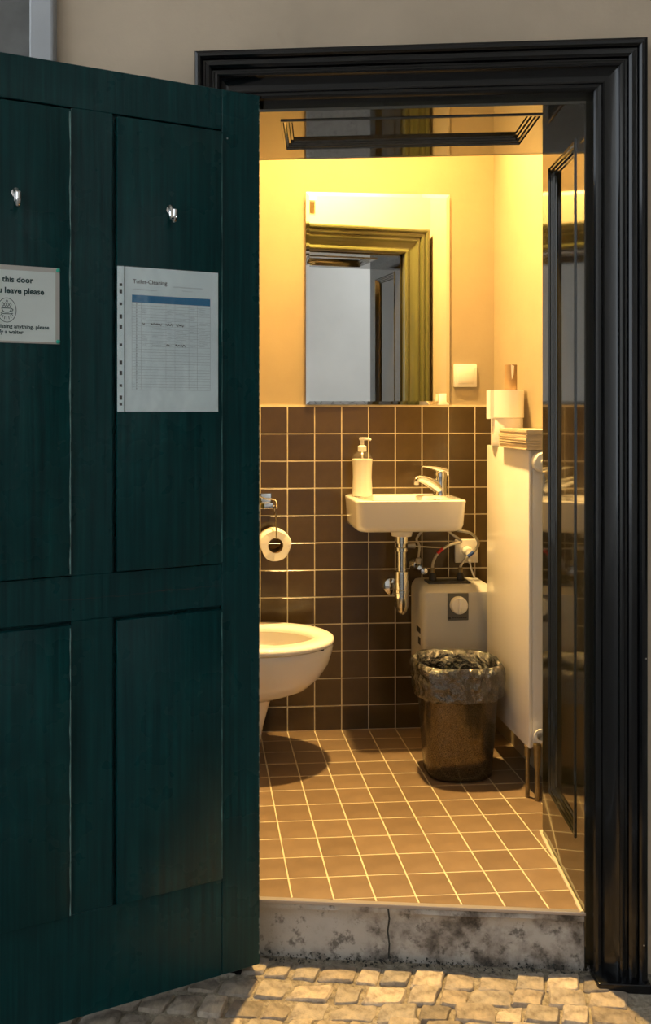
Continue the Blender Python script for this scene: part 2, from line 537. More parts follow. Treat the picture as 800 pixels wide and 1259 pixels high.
for j in range(12):
    z1 = 1.19 - 0.1 * j; z0 = max(z1 - 0.1, 0.0)
    for k in range(-5, 8):
        x0, x1 = max(0.1 * k, WL), min(0.1 * k + 0.1, WR)
        add_tile([(x0 + TG, z0 + TG), (x1 - TG, z0 + TG), (x1 - TG, z1 - TG), (x0 + TG, z1 - TG)], 'wall_tile', M['wall_tile'], wb, 'XZ', -0.006)

wr_ = MB().box(WR, WR + 0.12, -1.05, 0.0, -0.1, CEIL + 0.1).build('wall_right', M['cream'])
tag(wr_, 'cream plastered wall behind the radiator', 'wall', kind='structure')
wl_ = MB().box(WL - 0.12, WL, -0.80, 0.0, -0.1, CEIL + 0.1).build('wall_left', M['cream'])
tag(wl_, 'cream wall behind the toilet', 'wall', kind='structure')
ce = MB().box(WL - 0.12, WR + 0.12, -1.0, 0.12, CEIL, CEIL + 0.1).build('ceiling', M['cream'])
tag(ce, 'cream ceiling over the toilet room', 'ceiling', kind='structure')

# front wall with the door opening (outline in s, z)
mb = MB()
out = [(-0.50, -0.35), (-0.062, -0.35), (-0.062, 1.918), (0.784, 1.918), (0.784, -0.35), (5.0, -0.35), (5.0, 3.6), (-0.50, 3.6)]
mb.prism(out, lambda a, b, h: L3(a, h, b), QIN, 0.0)
wf = on_front(mb.build('wall_front', M['beige']))
tag(wf, 'beige rendered outside wall around the dark door frame', 'wall', kind='structure')
# the inner skin of that wall is painted like the room
mb = MB()
out2 = [(-0.50, 0.0), (-0.062, 0.0), (-0.062, 1.918), (0.784, 1.918), (0.784, 0.0), (0.97, 0.0), (0.97, CEIL + 0.05), (-0.50, CEIL + 0.05)]
mb.prism(out2, lambda a, b, h: L3(a, h, b), QIN - 0.006, QIN - 0.0005)
part_o = mb.build('inner_plaster', M['cream'], wf)
# strip and neighbouring wall to the left
mb = MB().box(-0.56, -0.50, -0.03, 0.38, -0.35, 3.6, 0.006)
o = on_front(mb.build('trim_4', M['paleblue'])); tag(o, 'pale blue-grey vertical plaster strip at the end of the beige wall', 'trim', kind='structure')
mb = MB().box(-3.2, -0.56, 0.05, 0.38, -0.35, 3.6)
o = on_front(mb.build('wall_left_outside', M['darkgrey'])); tag(o, 'dark grey stained wall beyond the pale strip', 'wall', kind='structure')

# ------------------------------------------------------------------ floor
fl = MB()
fpoly = [(WL - 0.05, 0.05), (WR + 0.05, 0.05), (WR + 0.05, -0.80)]
def fxy(s, q): p = F(s, q, 0); return (p.x, p.y)
fpoly += [fxy(0.784, QIN), fxy(0.784, -0.016), fxy(-0.062, -0.016), fxy(-0.062, QIN), (WL - 0.05, -0.62)]
fl.prism(fpoly, lambda a, b, h: (a, b, h), -0.10, -0.0007)
floor = fl.build('floor', M['grout'])
tag(floor, 'brown tiled floor with cream joints', 'floor', kind='structure')
nq = lambda v: (v[0] - FA.x) * FN.x + (v[1] - FA.y) * FN.y
sq = lambda v: (v[0] - FA.x) * FD.x + (v[1] - FA.y) * FD.y
for i in range(-1, 14):
    y1 = -0.0974 - 0.1 * i
    y0 = y1 - 0.1
    y1 = min(y1, -0.008)
    for k in range(-5, 8):
        x0, x1 = max(0.1 * k, WL), min(0.1 * k + 0.1, WR)
        poly = [(x0 + TG, y0 + TG), (x1 - TG, y0 + TG), (x1 - TG, y1 - TG), (x0 + TG, y1 - TG)]
        if poly[0][1] > poly[2][1]: continue
        poly = clip(poly, FN.x, FN.y, -0.010 + FA.x * FN.x + FA.y * FN.y)
        if not poly: continue
        c = (sum(p[0] for p in poly) / len(poly), sum(p[1] for p in poly) / len(poly))
        if nq(c) > QIN - 0.01:
            poly = clip(poly, FD.x, FD.y, JR - 0.006 + FA.x * FD.x + FA.y * FD.y)
            if poly: poly = clip(poly, -FD.x, -FD.y, -(JL + 0.002) - FA.x * FD.x - FA.y * FD.y)
        if not poly: continue
        add_tile(poly, 'floor_tile', M['floor_tile'], floor, 'XY', -0.0034)

# doorstep under the threshold
mb = MB()
n = 40
prof = []
for i in range(n + 1):
    s = -0.062 + (0.784 + 0.062) * i / n
    prof.append(s)
rows = [(-0.004, 0.0), (-0.020, 0.003), (-0.026, -0.004), (-0.05, -0.002), (-0.09, 0.002), (-0.125, 0.004), (-0.20, 0.006)]
grid = []
for z, q in rows:
    grid.append([L3(s, q + 0.005 * mnoise.noise((s * 7, z * 11, 0.3)) - 0.004, z) for s in prof])
vs = [p for r_ in grid for p in r_]; w = len(prof); fs = []
for i in range(len(rows) - 1):
    for j in range(w - 1):
        fs.append((i * w + j, i * w + j + 1, (i + 1) * w + j + 1, (i + 1) * w + j))
o0 = len(vs)
vs += [L3(prof[0], -0.2, -0.004), L3(prof[-1], -0.2, -0.004)]
fs.append((0, w - 1, o0 + 1, o0))
mb.add(vs, fs)
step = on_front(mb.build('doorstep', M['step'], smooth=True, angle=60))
tag(step, 'cracked grey cement doorstep with dark stains below the tiled floor', 'step', kind='structure')
MB().box(-0.04, 0.76, -0.002, 0.012, -0.006, 0.0015, 0.001, 1).build('metal_edging', M['zinc'], step)
crk = MB()
cs = 0.302
pts = [(cs, -0.006), (cs + 0.003, -0.03), (cs - 0.001, -0.06), (cs + 0.003, -0.09), (cs + 0.001, -0.125)]
for (a, b), (c_, d_) in zip(pts, pts[1:]):
    crk.add([L3(a - 0.002, 0.0045, b), L3(a + 0.002, 0.0045, b), L3(c_ + 0.002, 0.0045, d_), L3(c_ - 0.002, 0.0045, d_)], [(0, 1, 2, 3)])
crk.build('crack', M['gravel'], step)

# ------------------------------------------------------------------ door lining (jambs and soffit with raised mouldings)
lin = on_front(empty('trim_3')); tag(lin, 'glossy dark panelled lining inside the doorway', 'door frame', kind='structure')
PROF = [(0.0, 0.0), (0.0015, 0.0035), (0.006, 0.0035), (0.008, -0.001), (0.012, -0.002), (0.014, -0.006), (0.019, -0.006), (0.021, -0.0105), (0.026, -0.0105), (0.0285, -0.0145), (0.032, -0.0145)]
def panel_side(name, fn, a0, a1, b0, b1, pa0, pa1, pb0, pb1, mt):
    """fn(a, b, h) with h out of the surface; frame boards, moulding ring and sunk panel"""
    T = 0.026
    bd = MB()
    for A0, A1, B0, B1 in ((a0, pa0, b0, b1), (pa1, a1, b0, b1), (pa0, pa1, b0, pb0), (pa0, pa1, pb1, b1)):
        bd.prism([(A0, B0), (A1, B0), (A1, B1), (A0, B1)], fn, -T, 0.0)
    jb = bd.build(name, mt, lin)
    mo = MB(); mould_ring(mo, pa0, pa1, pb0, pb1, PROF, fn)
    mo.build('panel_moulding', mt, jb, smooth=True, angle=25)
    pn = MB().prism([(pa0, pb0), (pa1, pb0), (pa1, pb1), (pa0, pb1)], fn, -T, -0.0144)
    pn.build('panel', mt, jb)
    return jb
panel_side('right_jamb', lambda q, z, h: (JR - h, -q, z), QIN, 0.0, -0.135, SOF, -0.318, -0.070, 0.140, 1.832, M['jamb'])
panel_side('left_jamb', lambda q, z, h: (JL + h, -q, z), QIN, 0.0, -0.135, SOF, -0.318, -0.070, 0.140, 1.832, M['jamb'])
panel_side('soffit', lambda s, q, h: (s, -q, SOF - h), JL - 0.026, JR + 0.026, QIN, 0.0, 0.043, 0.680, -0.300, -0.062, M['lining'])
# bead of caulk between the tiles and the jamb
mb = MB()
pth = [(JR - 0.0045 + 0.0015 * mnoise.noise((q * 30, 0.1, 0.7)), q) for q in [QIN + (0 - QIN) * i / 24 for i in range(25)]]
mb.tube([(s, -q, 0.0) for s, q in pth], [0.0045 + 0.003 * mnoise.noise((q * 40, 5.1, 0)) for s, q in pth], 8)
mb.build('caulk_bead', M['caulk'], lin, smooth=True)

# ------------------------------------------------------------------ casings (architraves)
CAS = [(0.0, 0.0), (0.0, 0.030), (0.003, 0.034), (0.008, 0.0365), (0.014, 0.0355), (0.018, 0.031), (0.020, 0.0275), (0.024, 0.0265), (0.034, 0.0285), (0.044, 0.0335), (0.050, 0.0385), (0.052, 0.042), (0.056, 0.0445), (0.061, 0.0435), (0.063, 0.040), (0.067, 0.040), (0.069, 0.047), (0.074, 0.052), (0.081, 0.053), (0.083, 0.0485), (0.086, 0.0485), (0.088, 0.055), (0.092, 0.060), (0.098, 0.061), (0.1035, 0.059), (0.106, 0.053), (0.106, 0.0)]
def casing(root, sl, sr, zt, zb, q0, sgn, mat, k=1.06):
    def pt(s, z, q): return (s, -(q0 + sgn * q), z)
    pr = [(t * k, q) for t, q in CAS]
    r0 = [pt(sr + t, zb, q) for t, q in pr]; r1 = [pt(sr + t, zt + t, q) for t, q in pr]
    l0 = [pt(sl - t, zb, q) for t, q in pr]; l1 = [pt(sl - t, zt + t, q) for t, q in pr]
    MB().loft([r0, r1]).build('casing_side', mat, root, smooth=True, angle=22)
    MB().loft([l0, l1]).build('casing_side', mat, root, smooth=True, angle=22)
    MB().loft([r1, l1]).build('casing_head', mat, root, smooth=True, angle=22)
oc = on_front(empty('trim_1')); tag(oc, 'black glossy moulded casing around the doorway outside', 'door casing', kind='structure')
casing(oc, -0.041, 0.769, 1.908, -0.150, 0.0, 1, M['casing'])
for a0, a1 in ((0.7675, 0.886), (-0.1575, -0.040)):
    MB().box(a0, a1, -0.068, 0.0, -0.175, -0.118, 0.004).build('plinth_block', M['casing'], oc, smooth=True)
ic = on_front(empty('trim_2')); tag(ic, 'olive painted moulded casing on the room side of the doorway', 'door casing', kind='structure')
casing(ic, -0.043, 0.765, 1.897, 0.0, QIN - 0.006, -1, M['inner_casing'])

# ------------------------------------------------------------------ ground outside
gz = MB()
vs = []; fs = []
qs = [0.0, 0.3, 0.6, 0.9]
for q in qs: vs += [L3(-3.2, q - (0.02 if q == 0 else 0), ground_z(q) - 0.0065), L3(3.2, q - (0.02 if q == 0 else 0), ground_z(q) - 0.0065)]
for i in range(len(qs) - 1): fs.append((2 * i, 2 * i + 1, 2 * i + 3, 2 * i + 2))
gz.add(vs, fs)
ground = on_front(gz.build('ground', M['sand']))
tag(ground, 'worn cobbled pavement with sandy joints in front of the doorway', 'pavement', kind='structure')
gp = MB().add([L3(-9, 0.9, ground_z(1) - 0.003), L3(9, 0.9, ground_z(1) - 0.003), L3(9, 9, ground_z(1) - 0.003), L3(-9, 9, ground_z(1) - 0.003)], [(0, 1, 2, 3)])
gpo = gp.build('distant_paving', M['paving'], ground)
# single cobbles
rows_n = 12
q = 0.012
made = 0
for r_i in range(rows_n):
    h = random.uniform(0.052, 0.068)
    s = -0.98 + random.uniform(0, 0.06)
    while s < 0.93 and made < 298:
        w_ = random.uniform(0.055, 0.105)
        if s + w_ > 0.835 + 0.5 * q and q < 0.3:
            break
        sk = 0.10 * math.sin(3.1 * s + r_i) * 0.2
        cx, cy = s + w_ / 2, q + h / 2 + 0.014 * math.sin(4 * s + 0.9 * r_i)
        hx, hy = w_ / 2 - 0.0008, h / 2 - 0.0008
        corners = []
        for sx, sy in ((-1, -1), (1, -1), (1, 1), (-1, 1)):
            corners.append((sx * hx * random.uniform(0.80, 1.06) + sy * hy * (sk - 0.30), sy * hy * random.uniform(0.82, 1.12)))
        per = []
        for a in range(4):
            p0, p1 = corners[a], corners[(a + 1) % 4]
            for t in (0.07, 0.5, 0.93):
                bx, by = p0[0] + (p1[0] - p0[0]) * t, p0[1] + (p1[1] - p0[1]) * t
                e = 1.0 + (random.uniform(-0.09, 0.06) if t == 0.5 else 0)
                per.append((bx * e, by * e))
        top = random.uniform(-0.005, 0.004)
        tx, ty = random.uniform(-0.07, 0.07), random.uniform(-0.06, 0.08)
        def zz(x, y, b): return b + x * tx + y * ty
        ring0 = [L3(x * 1.03, y * 1.03, -0.035) for x, y in per]
        ring1 = [L3(x, y, zz(x, y, top - 0.004)) for x, y in per]
        ring2 = [L3(x * 0.90, y * 0.90, zz(x, y, top) + random.uniform(-0.0012, 0.0012)) for x, y in per]
        nn = len(per)
        vs = ring0 + ring1 + ring2 + [L3(0, 0, top + random.uniform(0.0, 0.003))]
        fs = []
        for b in (0, nn):
            for j in range(nn):
                kx = (j + 1) % nn
                fs.append((b + j, b + kx, b + nn + kx, b + nn + j))
        for j in range(nn): fs.append((2 * nn + j, 2 * nn + (j + 1) % nn, 3 * nn))
        me = MB().add(vs, fs).mesh('cobble', M['cobble'], True, 40)
        part('cobble', me, ground, L3(cx, cy, ground_z(cy)))
        made += 1
        s += w_
    q += h
# grit swept against the foot of the step
gr = MB()
for i in range(420):
    s = random.uniform(-0.03, 0.77); qq = abs(random.gauss(0, 0.011)) + 0.003
    r0 = random.uniform(0.0015, 0.005)
    c = Vector(L3(s, qq, ground_z(qq) + random.uniform(-0.004, 0.010) - qq * 0.2))
    ps = [c + Vector((random.uniform(-1, 1), random.uniform(-1, 1), random.uniform(-1, 1))).normalized() * r0 for _ in range(4)]
    gr.add(ps, [(0, 1, 2), (0, 2, 3), (0, 3, 1), (1, 3, 2)])
gro = gr.build('grit', M['gravel'], ground); tag(gro, 'dark grit along the foot of the doorstep', kind='stuff')

# opposite side of the yard, seen only in the mirror
ow = MB().box(-9, 9, 0, 0.2, -0.3, 5.0).build('wall_opposite', M['greywall'], loc=(0, -6.6, 0), rot=(0, 0, FROT))
tag(ow, 'plain pale grey wall across the yard, seen in the mirror', 'wall', kind='structure')

rf = on_front(MB().box(-2.4, 2.2, -9.0, -0.01, 3.45, 3.6).build('ceiling_sky_block', M['greywall']))  # unseen roof, its reach set to shade the door and the ground
tag(rf, 'plain unseen passage ceiling, sized to block skylight from the doorway', 'ceiling', kind='structure')
df = on_front(MB().box(5.0, 5.3, -9.0, 0.4, -0.35, 6.5).build('wall_dark_screen', M['screen']))  # added out of view so the glossy door reflects something dark
tag(df, 'dark facade added out of view for the door to reflect', 'wall', kind='structure')

# ------------------------------------------------------------------ the open door
DW, DB, DT, DTH = 0.773, -0.108, 1.904, 0.040
door = empty('door_1', (-0.1835, -1.160, 0.0), R(20.87))
tag(door, 'dark teal panelled wooden door standing open, notices pinned to it', 'door', kind='structure')
DP = {}
X = [-DW, -DW + 0.096, -0.437, -0.347, -0.0945, 0.0]      # stile, panel, muntin, panel, stile
Zr = [DB, 0.112, 0.731, 0.826, 1.812, DT]
MB().box(-DW, X[1], 0, DTH, DB, DT, 0.0015, 1).build('stile', M['door'], door)
MB().box(X[4], 0.0, 0, DTH, DB, DT, 0.0015, 1).build('stile', M['door'], door)
for z0, z1 in ((Zr[0], Zr[1]), (Zr[2], Zr[3]), (Zr[4], Zr[5])):
    MB().box(X[1], X[4], 0.0003, DTH, z0, z1, 0.0012, 1).build('rail', M['door'], door)
for z0, z1 in ((Zr[1], Zr[2]), (Zr[3], Zr[4])):
    MB().box(X[2], X[3], 0.0002, DTH, z0, z1, 0.0012, 1).build('muntin', M['door'], door)
for x0, x1 in ((X[1], X[2]), (X[3], X[4])):
    for z0, z1 in ((Zr[1], Zr[2]), (Zr[3], Zr[4])):
        g0 = 0.0065
        pm = MB().box(x0, x1, 0.012, 0.030, z0, z1)
        pnl = pm.build('panel', M['door'], door)
        MB().box(x0 + g0, x1 - 0.001, -0.009, 0.012, z0 + 0.003, z1 - g0, 0.002, 2).build('raised_field', M['door'], pnl, smooth=True)
        wcol, ww = (M['worn_pale'], 0.0032) if x0 < -0.5 else (M['worn_teal'], 0.0022)
        n_ = 60; vs = []; fs = []
        for i in range(n_ + 1):
            z = z0 + 0.006 + (z1 - z0 - 0.018) * i / n_
            wv_ = ww * (0.75 + 0.9 * mnoise.noise((z * 21, x0 * 9, z0)))
            vs += [(x1 - 0.0026 - max(0.0003, wv_) , -0.0093, z), (x1 - 0.0026, -0.0093, z)]
        for i in range(n_): fs.append((2 * i, 2 * i + 1, 2 * i + 3, 2 * i + 2))
        MB().add(vs, fs).build('worn_edge', wcol, pnl)
crk = MB(); vs = []; fs = []; n_ = 70
for i in range(n_ + 1):
    x = -0.46 + 0.36 * i / n_
    zc = 0.776 + 0.004 * mnoise.noise((x * 14, 0.2, 0.5)) + 0.002 * mnoise.noise((x * 60, 1.2, 0.5))
    t_ = 0.0010 * max(0.12, 0.6 + 1.3 * mnoise.noise((x * 20, 4.1, 0)))
    vs += [(x, -0.0002, zc - t_), (x, -0.0002, zc + t_)]
for i in range(n_): fs.append((2 * i, 2 * i + 2, 2 * i + 3, 2 * i + 1))
crk.add(vs, fs).build('paint_crack', M['rubber'], door)
FACE = -0.009
def coat_hook(x, z):
    hk = MB()
    hk.lathe([(0.0, -0.0035), (0.009, -0.0035), (0.010, 0.0)], (x, FACE, z + 0.010), 16, 'Y')
    hk.tube(smooth_path([(x, FACE - 0.002, z + 0.016), (x, FACE - 0.010, z + 0.006), (x, FACE - 0.014, z - 0.010), (x, FACE - 0.024, z - 0.019), (x, FACE - 0.034, z - 0.010), (x, FACE - 0.036, z + 0.004)], 5),
            [0.0065] * 8 + [0.0058] * 10 + [0.0055] * 8, 10)
    return hk.build('coat_hook', M['chrome'], door, smooth=True)
for xx, zz_ in ((-0.222, 1.605), (-0.552, 1.607)): coat_hook(xx, zz_)['label'] = 'chrome coat hook'

# ------------------------------------------------------------------ cleaning sheet in a plastic sleeve
D_ROT = R(20.87)
def door_root(name, x, z, y=FACE):
    p = Matrix.Rotation(D_ROT, 4, 'Z') @ Vector((x, y, z)) + Vector((-0.1835, -1.160, 0))
    return empty(name, p, D_ROT)
sh = door_root('notice_sheet', -0.3405, 1.172)
tag(sh, 'cleaning rota sheet with blue header in a clear punched sleeve', 'notice')
W_, H_ = 0.2325, 0.312
def flat(mb, x0, x1, z0, z1, y): return mb.add([(x0, y, z0), (x1, y, z0), (x1, y, z1), (x0, y, z1)], [(0, 1, 2, 3)])
MB().box(0.0, W_, -0.0012, -0.0004, 0, H_).build('sleeve_back', M['paper'], sh)
MB().box(0.0165, W_ - 0.001, -0.0020, -0.0013, 0.003, H_ - 0.002).build('sheet', M['paper'], sh)
hs = MB()
for zz_, hh in ((0.272, 0.004), (0.258, 0.007), (0.231, 0.004), (0.204, 0.007), (0.182, 0.007), (0.143, 0.004), (0.105, 0.007), (0.083, 0.007), (0.056, 0.004), (0.030, 0.007), (0.016, 0.004)):
    MB().box(0.0048, 0.0105, -0.0016, -0.0008, zz_ - hh / 2 - 0.001, zz_ + hh / 2 + 0.001, 0.0001, 1).build('punch_hole', M['black'], sh)
MB().box(0.0150, 0.0168, -0.0026, -0.001, 0.0, H_).build('sleeve_seam', M['ink_teal'], sh)
yi = -0.00215
tb = MB()
TX0, TX1, TZ1, TZ0 = 0.032, 0.213, 0.252, 0.047
flat(tb, TX0, TX1, TZ1 - 0.016, TZ1, yi); tb.build('header_band', M['ink_blue'], sh)
gd = MB()
nrow = 30
for i in range(nrow + 1):
    z = TZ0 + (TZ1 - 0.016 - TZ0) * i / nrow
    flat(gd, TX0, TX1, z - 0.0002, z + 0.0002, yi)
for fx in (0.0, 0.055, 0.115, 0.235, 0.425, 0.54, 0.72, 0.83, 1.0):
    x = TX0 + (TX1 - TX0) * fx
    flat(gd, x - 0.0002, x + 0.0002, TZ0, TZ1 - 0.016, yi)
gd.build('table_grid', M['ink_grey'], sh)
part('title_text', text_mesh('title_text', 'Toilet-Cleaning', 0.0125, M['black'], bold=0.0001), sh, (0.034, yi, 0.277), (R(90), 0, 0))
sc_ = MB(); rs = random.Random(3)
def squiggle(mb, x0, z0, w, h, thick, y):
    n = max(4, int(w / (h * 0.35)))
    pts = [(x0 + w * i / n, z0 + h * (0.5 + 0.5 * math.sin(i * 2.4 + rs.uniform(-0.6, 0.6)) * rs.uniform(0.5, 1))) for i in range(n + 1)]
    for (a, b), (c, d) in zip(pts, pts[1:]):
        mb.add([(a, y, b - thick), (c, y, d - thick), (c, y, d + thick), (a, y, b + thick)], [(0, 1, 2, 3)])
for fx, fw, rw in ((0.128, 0.03, 7.3), (0.235, 0.14, 7.3), (0.42, 0.10, 7.3), (0.55, 0.10, 7.3), (0.43, 0.04, 14.5), (0.545, 0.13, 14.5)):
    z = TZ1 - 0.016 - (TZ1 - 0.016 - TZ0) * rw / nrow
    squiggle(sc_, TX0 + (TX1 - TX0) * fx, z - 0.003, (TX1 - TX0) * fw, 0.0062, 0.0011, yi - 0.0001)
sc_.build('handwriting', M['black'], sh)['kind'] = 'stuff'
fine = MB()
for i in range(1, 15):
    for fx, fw in ((0.125, 0.08), (0.25, 0.14), (0.44, 0.07), (0.55, 0.14), (0.73, 0.08), (0.85, 0.13)):
        if rs.random() < 0.45:
            z = TZ1 - 0.016 - (TZ1 - 0.016 - TZ0) * (i + 0.7) / nrow
            squiggle(fine, TX0 + (TX1 - TX0) * fx, z, (TX1 - TX0) * fw * rs.uniform(0.5, 1), 0.0028, 0.0003, yi)
squiggle(fine, 0.034, 0.262, 0.055, 0.004, 0.0004, yi); squiggle(fine, 0.125, 0.272, 0.070, 0.0035, 0.0004, yi); squiggle(fine, 0.146, 0.264, 0.025, 0.0045, 0.0003, yi)
for i in range(nrow):
    z = TZ0 + (TZ1 - 0.016 - TZ0) * (i + 0.3) / nrow
    flat(fine, TX0 + 0.0095, TX0 + 0.0115, z, z + 0.0022, yi)
fine.build('small_print', M['ink_grey'], sh)['kind'] = 'stuff'
MB().box(0.0, W_ + 0.001, -0.0034, -0.0030, -0.001, H_ + 0.001).build('sleeve_front', M['film'], sh)

# ------------------------------------------------------------------ laminated sign with green pins
sw, shh = 0.2150, 0.158
sg = door_root('door_sign', -0.463 - sw, 1.312)
tag(sg, 'laminated card asking visitors to close the door, held by green pins', 'sign')
MB().box(0.0, sw, -0.0012, -0.0004, 0.0, shh, 0.0003, 1).build('lamination', M['grey_plastic'], sg)
MB().box(0.009, sw - 0.009, -0.0022, -0.0010, 0.004, shh - 0.010).build('card', M['card'], sg)
yi2 = -0.0024
mid = sw / 2 + 0.0005
part('lettering', text_mesh('lettering', 'Close this door', 0.0165, M['ink_teal'], 'CENTER', 0.0005), sg, (mid, yi2, 0.1235), (R(90), 0, 0))
part('lettering', text_mesh('lettering', 'when you leave please', 0.0165, M['ink_teal'], 'CENTER', 0.0005), sg, (mid, yi2, 0.1010), (R(90), 0, 0))
part('lettering', text_mesh('lettering', 'If the toilet is missing anything, please', 0.0112, M['ink_teal'], 'CENTER', 0.00025), sg, (mid, yi2, 0.0300), (R(90), 0, 0))
part('lettering', text_mesh('lettering', 'notify a waiter', 0.0112, M['ink_teal'], 'CENTER', 0.00025), sg, (mid, yi2, 0.0185), (R(90), 0, 0))
em = MB()
def stroke(pts, t=0.0007, closed=False):
    P = [Vector((a, b)) for a, b in pts]
    if closed: P.append(P[0])
    for a, b in zip(P, P[1:]):
        d = (b - a); l = d.length or 1; nrm = Vector((-d.y, d.x)) / l * t
        em.add([(p.x + mid, yi2, p.y + 0.066) for p in (a - nrm, b - nrm, b + nrm, a + nrm)], [(0, 1, 2, 3)])
stroke([(0.0185 * math.cos(2 * PI * k / 40), 0.0245 * math.sin(2 * PI * k / 40)) for k in range(40)], 0.0006, True)
stroke([(-0.010, 0.004), (-0.008, -0.002), (-0.004, -0.0045), (0.003, -0.0045), (0.007, -0.002), (0.009, 0.004), (-0.010, 0.004)], 0.0008)
stroke([(0.009, 0.003), (0.0125, 0.002), (0.0115, -0.001), (0.0075, -0.0015)], 0.0007)
stroke([(-0.012, -0.0060), (-0.006, -0.0075), (0.006, -0.0075), (0.012, -0.0060)], 0.0007)
for ax in (-0.0075, -0.003, 0.002, 0.007):
    stroke([(ax, 0.007), (ax - 0.0022, 0.011), (ax, 0.0155), (ax + 0.0022, 0.011), (ax, 0.007)], 0.0005)
stroke([(0, 0.016), (-0.0018, 0.0185), (0, 0.021), (0.0018, 0.0185), (0, 0.016)], 0.0005)
for k in range(7):
    a = R(215 + 110 * k / 6)
    stroke([(0.0115 * math.cos(a) , 0.0125 * math.sin(a)), (0.0150 * math.cos(a), 0.0195 * math.sin(a))], 0.0006)
em.build('cup_emblem', M['ink_teal'], sg)
for px_, pz in ((sw - 0.004, shh - 0.005), (sw - 0.004, 0.005), (0.004, shh - 0.005), (0.004, 0.005)):
    MB().lathe([(0.0, -0.0075), (0.0025, -0.007), (0.0042, -0.005), (0.0042, -0.002), (0.003, -0.001)], (px_, -0.0005, pz), 12, 'Y').build('push_pin', M['pin'], sg, smooth=True)

# ------------------------------------------------------------------ mirror
mr = empty('wall_mirror', (0.3355, -0.0085, 1.196), R(0.75))
tag(mr, 'tall frameless mirror hung on the cream wall above the sink', 'mirror')
hw, hh = 0.2685, 0.779
ring_o = [(-hw, -0.004, 0.0), (hw, -0.004, 0.0), (hw, -0.004, hh), (-hw, -0.004, hh)]
ring_b = [(-hw, 0.0, 0.0), (hw, 0.0, 0.0), (hw, 0.0, hh), (-hw, 0.0, hh)]
bw = 0.013
ring_i = [(-hw + bw, -0.0062, bw), (hw - bw, -0.0062, bw), (hw - bw, -0.0062, hh - bw), (-hw + bw, -0.0062, hh - bw)]
MB().loft([ring_b, ring_o], True, False).build('backing', M['dark_plastic'], mr)
MB().loft([ring_o, ring_i], False, False).build('bevelled_edge', M['mirror'], mr)
MB().add(ring_i, [(0, 1, 2, 3)]).build('glass', M['mirror'], mr)

# light switch
sw_o = empty('light_switch', (0.664, 0.0, 1.268)); tag(sw_o, 'square white rocker light switch beside the mirror', 'light switch')
MB().box(-0.0435, 0.0435, -0.010, 0.0, -0.006, 0.078, 0.003).build('frame', M['white_plastic'], sw_o, smooth=True)
MB().box(-0.030, 0.030, -0.014, -0.009, 0.007, 0.065, 0.002).build('rocker', M['white_plastic'], sw_o, smooth=True)

# ------------------------------------------------------------------ sink
sk_ = empty('sink', (0.401, -0.0095, 0.755)); tag(sk_, 'small white ceramic wall sink with a chrome tap', 'sink')
SD, SH = 0.252, 0.112
def sring(hx, d, r, z, back=0.0): return rrect(0.0, -back - d / 2, hx, d / 2, r, z, 6)
outer = [sring(0.150, 0.190, 0.035, 0.0), sring(0.174, 0.222, 0.035, 0.002), sring(0.1835, 0.238, 0.034, 0.010), sring(0.187, 0.245, 0.032, 0.025), sring(0.1905, 0.250, 0.030, 0.085), sring(0.1925, SD, 0.028, 0.104), sring(0.1920, SD, 0.028, 0.1095), sring(0.1890, SD - 0.003, 0.026, SH)]
inner = []
for hx, hy, r, z in ((0.122, 0.088, 0.045, SH), (0.118, 0.084, 0.045, SH - 0.004), (0.110, 0.077, 0.045, SH - 0.030), (0.090, 0.060, 0.045, SH - 0.065), (0.030, 0.028, 0.025, SH - 0.078)):
    inner.append(rrect(-0.028, -0.145, hx, hy, r, z, 6))
MB().loft(outer + inner, True, True).build('basin', M['ceramic'], sk_, smooth=True, angle=50)
MB().lathe([(0.039, 0.002), (0.039, -0.012), (0.036, -0.026), (0.020, -0.027)], (-0.005, -0.115, 0.0), 24).build('waste_boss', M['ceramic'], sk_, smooth=True)
tp = MB()
bx_, by_ = 0.155, -0.048
tp.lathe([(0.027, 0.0), (0.027, 0.005), (0.0245, 0.010), (0.0235, 0.05), (0.0255, 0.068), (0.0255, 0.082), (0.020, 0.093), (0.0, 0.099)], (bx_, by_, SH - 0.0005), 24)
tap = tp.build('tap_body', M['chrome'], sk_, smooth=True, angle=60)
pth = smooth_path([(bx_, by_, SH + 0.020), (bx_ - 0.030, by_ - 0.010, SH + 0.040), (bx_ - 0.062, by_ - 0.020, SH + 0.056), (bx_ - 0.088, by_ - 0.028, SH + 0.062), (bx_ - 0.099, by_ - 0.031, SH + 0.056)], 6)
m_ = len(pth)
MB().tube(pth, [0.0235 - 0.0115 * min(1, i / (m_ * 0.75)) for i in range(m_)], 16).build('spout', M['chrome'], tap, smooth=True, angle=60)
MB().lathe([(0.0085, 0.0), (0.0095, 0.003), (0.0095, 0.014)], (bx_ - 0.097, by_ - 0.0305, SH + 0.040), 16).build('aerator', M['steel'], tap, smooth=True)
lv = MB()
pth = smooth_path([(bx_ + 0.020, by_ + 0.005, SH + 0.082), (bx_ - 0.010, by_ - 0.003, SH + 0.094), (bx_ - 0.045, by_ - 0.012, SH + 0.102), (bx_ - 0.078, by_ - 0.021, SH + 0.106)], 6)
rings = []
for i, p in enumerate(pth):
    t = i / (len(pth) - 1)
    wy, wz = 0.024 * (1 - t) + 0.010 * t, 0.016 * (1 - t) ** 1.3 + 0.003
    d = Vector((-1, -0.28, 0)).normalized(); sd = Vector((d.y, -d.x, 0))
    rings.append([p + sd * wy * math.cos(2 * PI * k / 14) + Vector((0, 0, 1)) * wz * math.sin(2 * PI * k / 14) for k in range(14)])
lv.loft(rings).build('lever', M['chrome'], tap, smooth=True, angle=60)
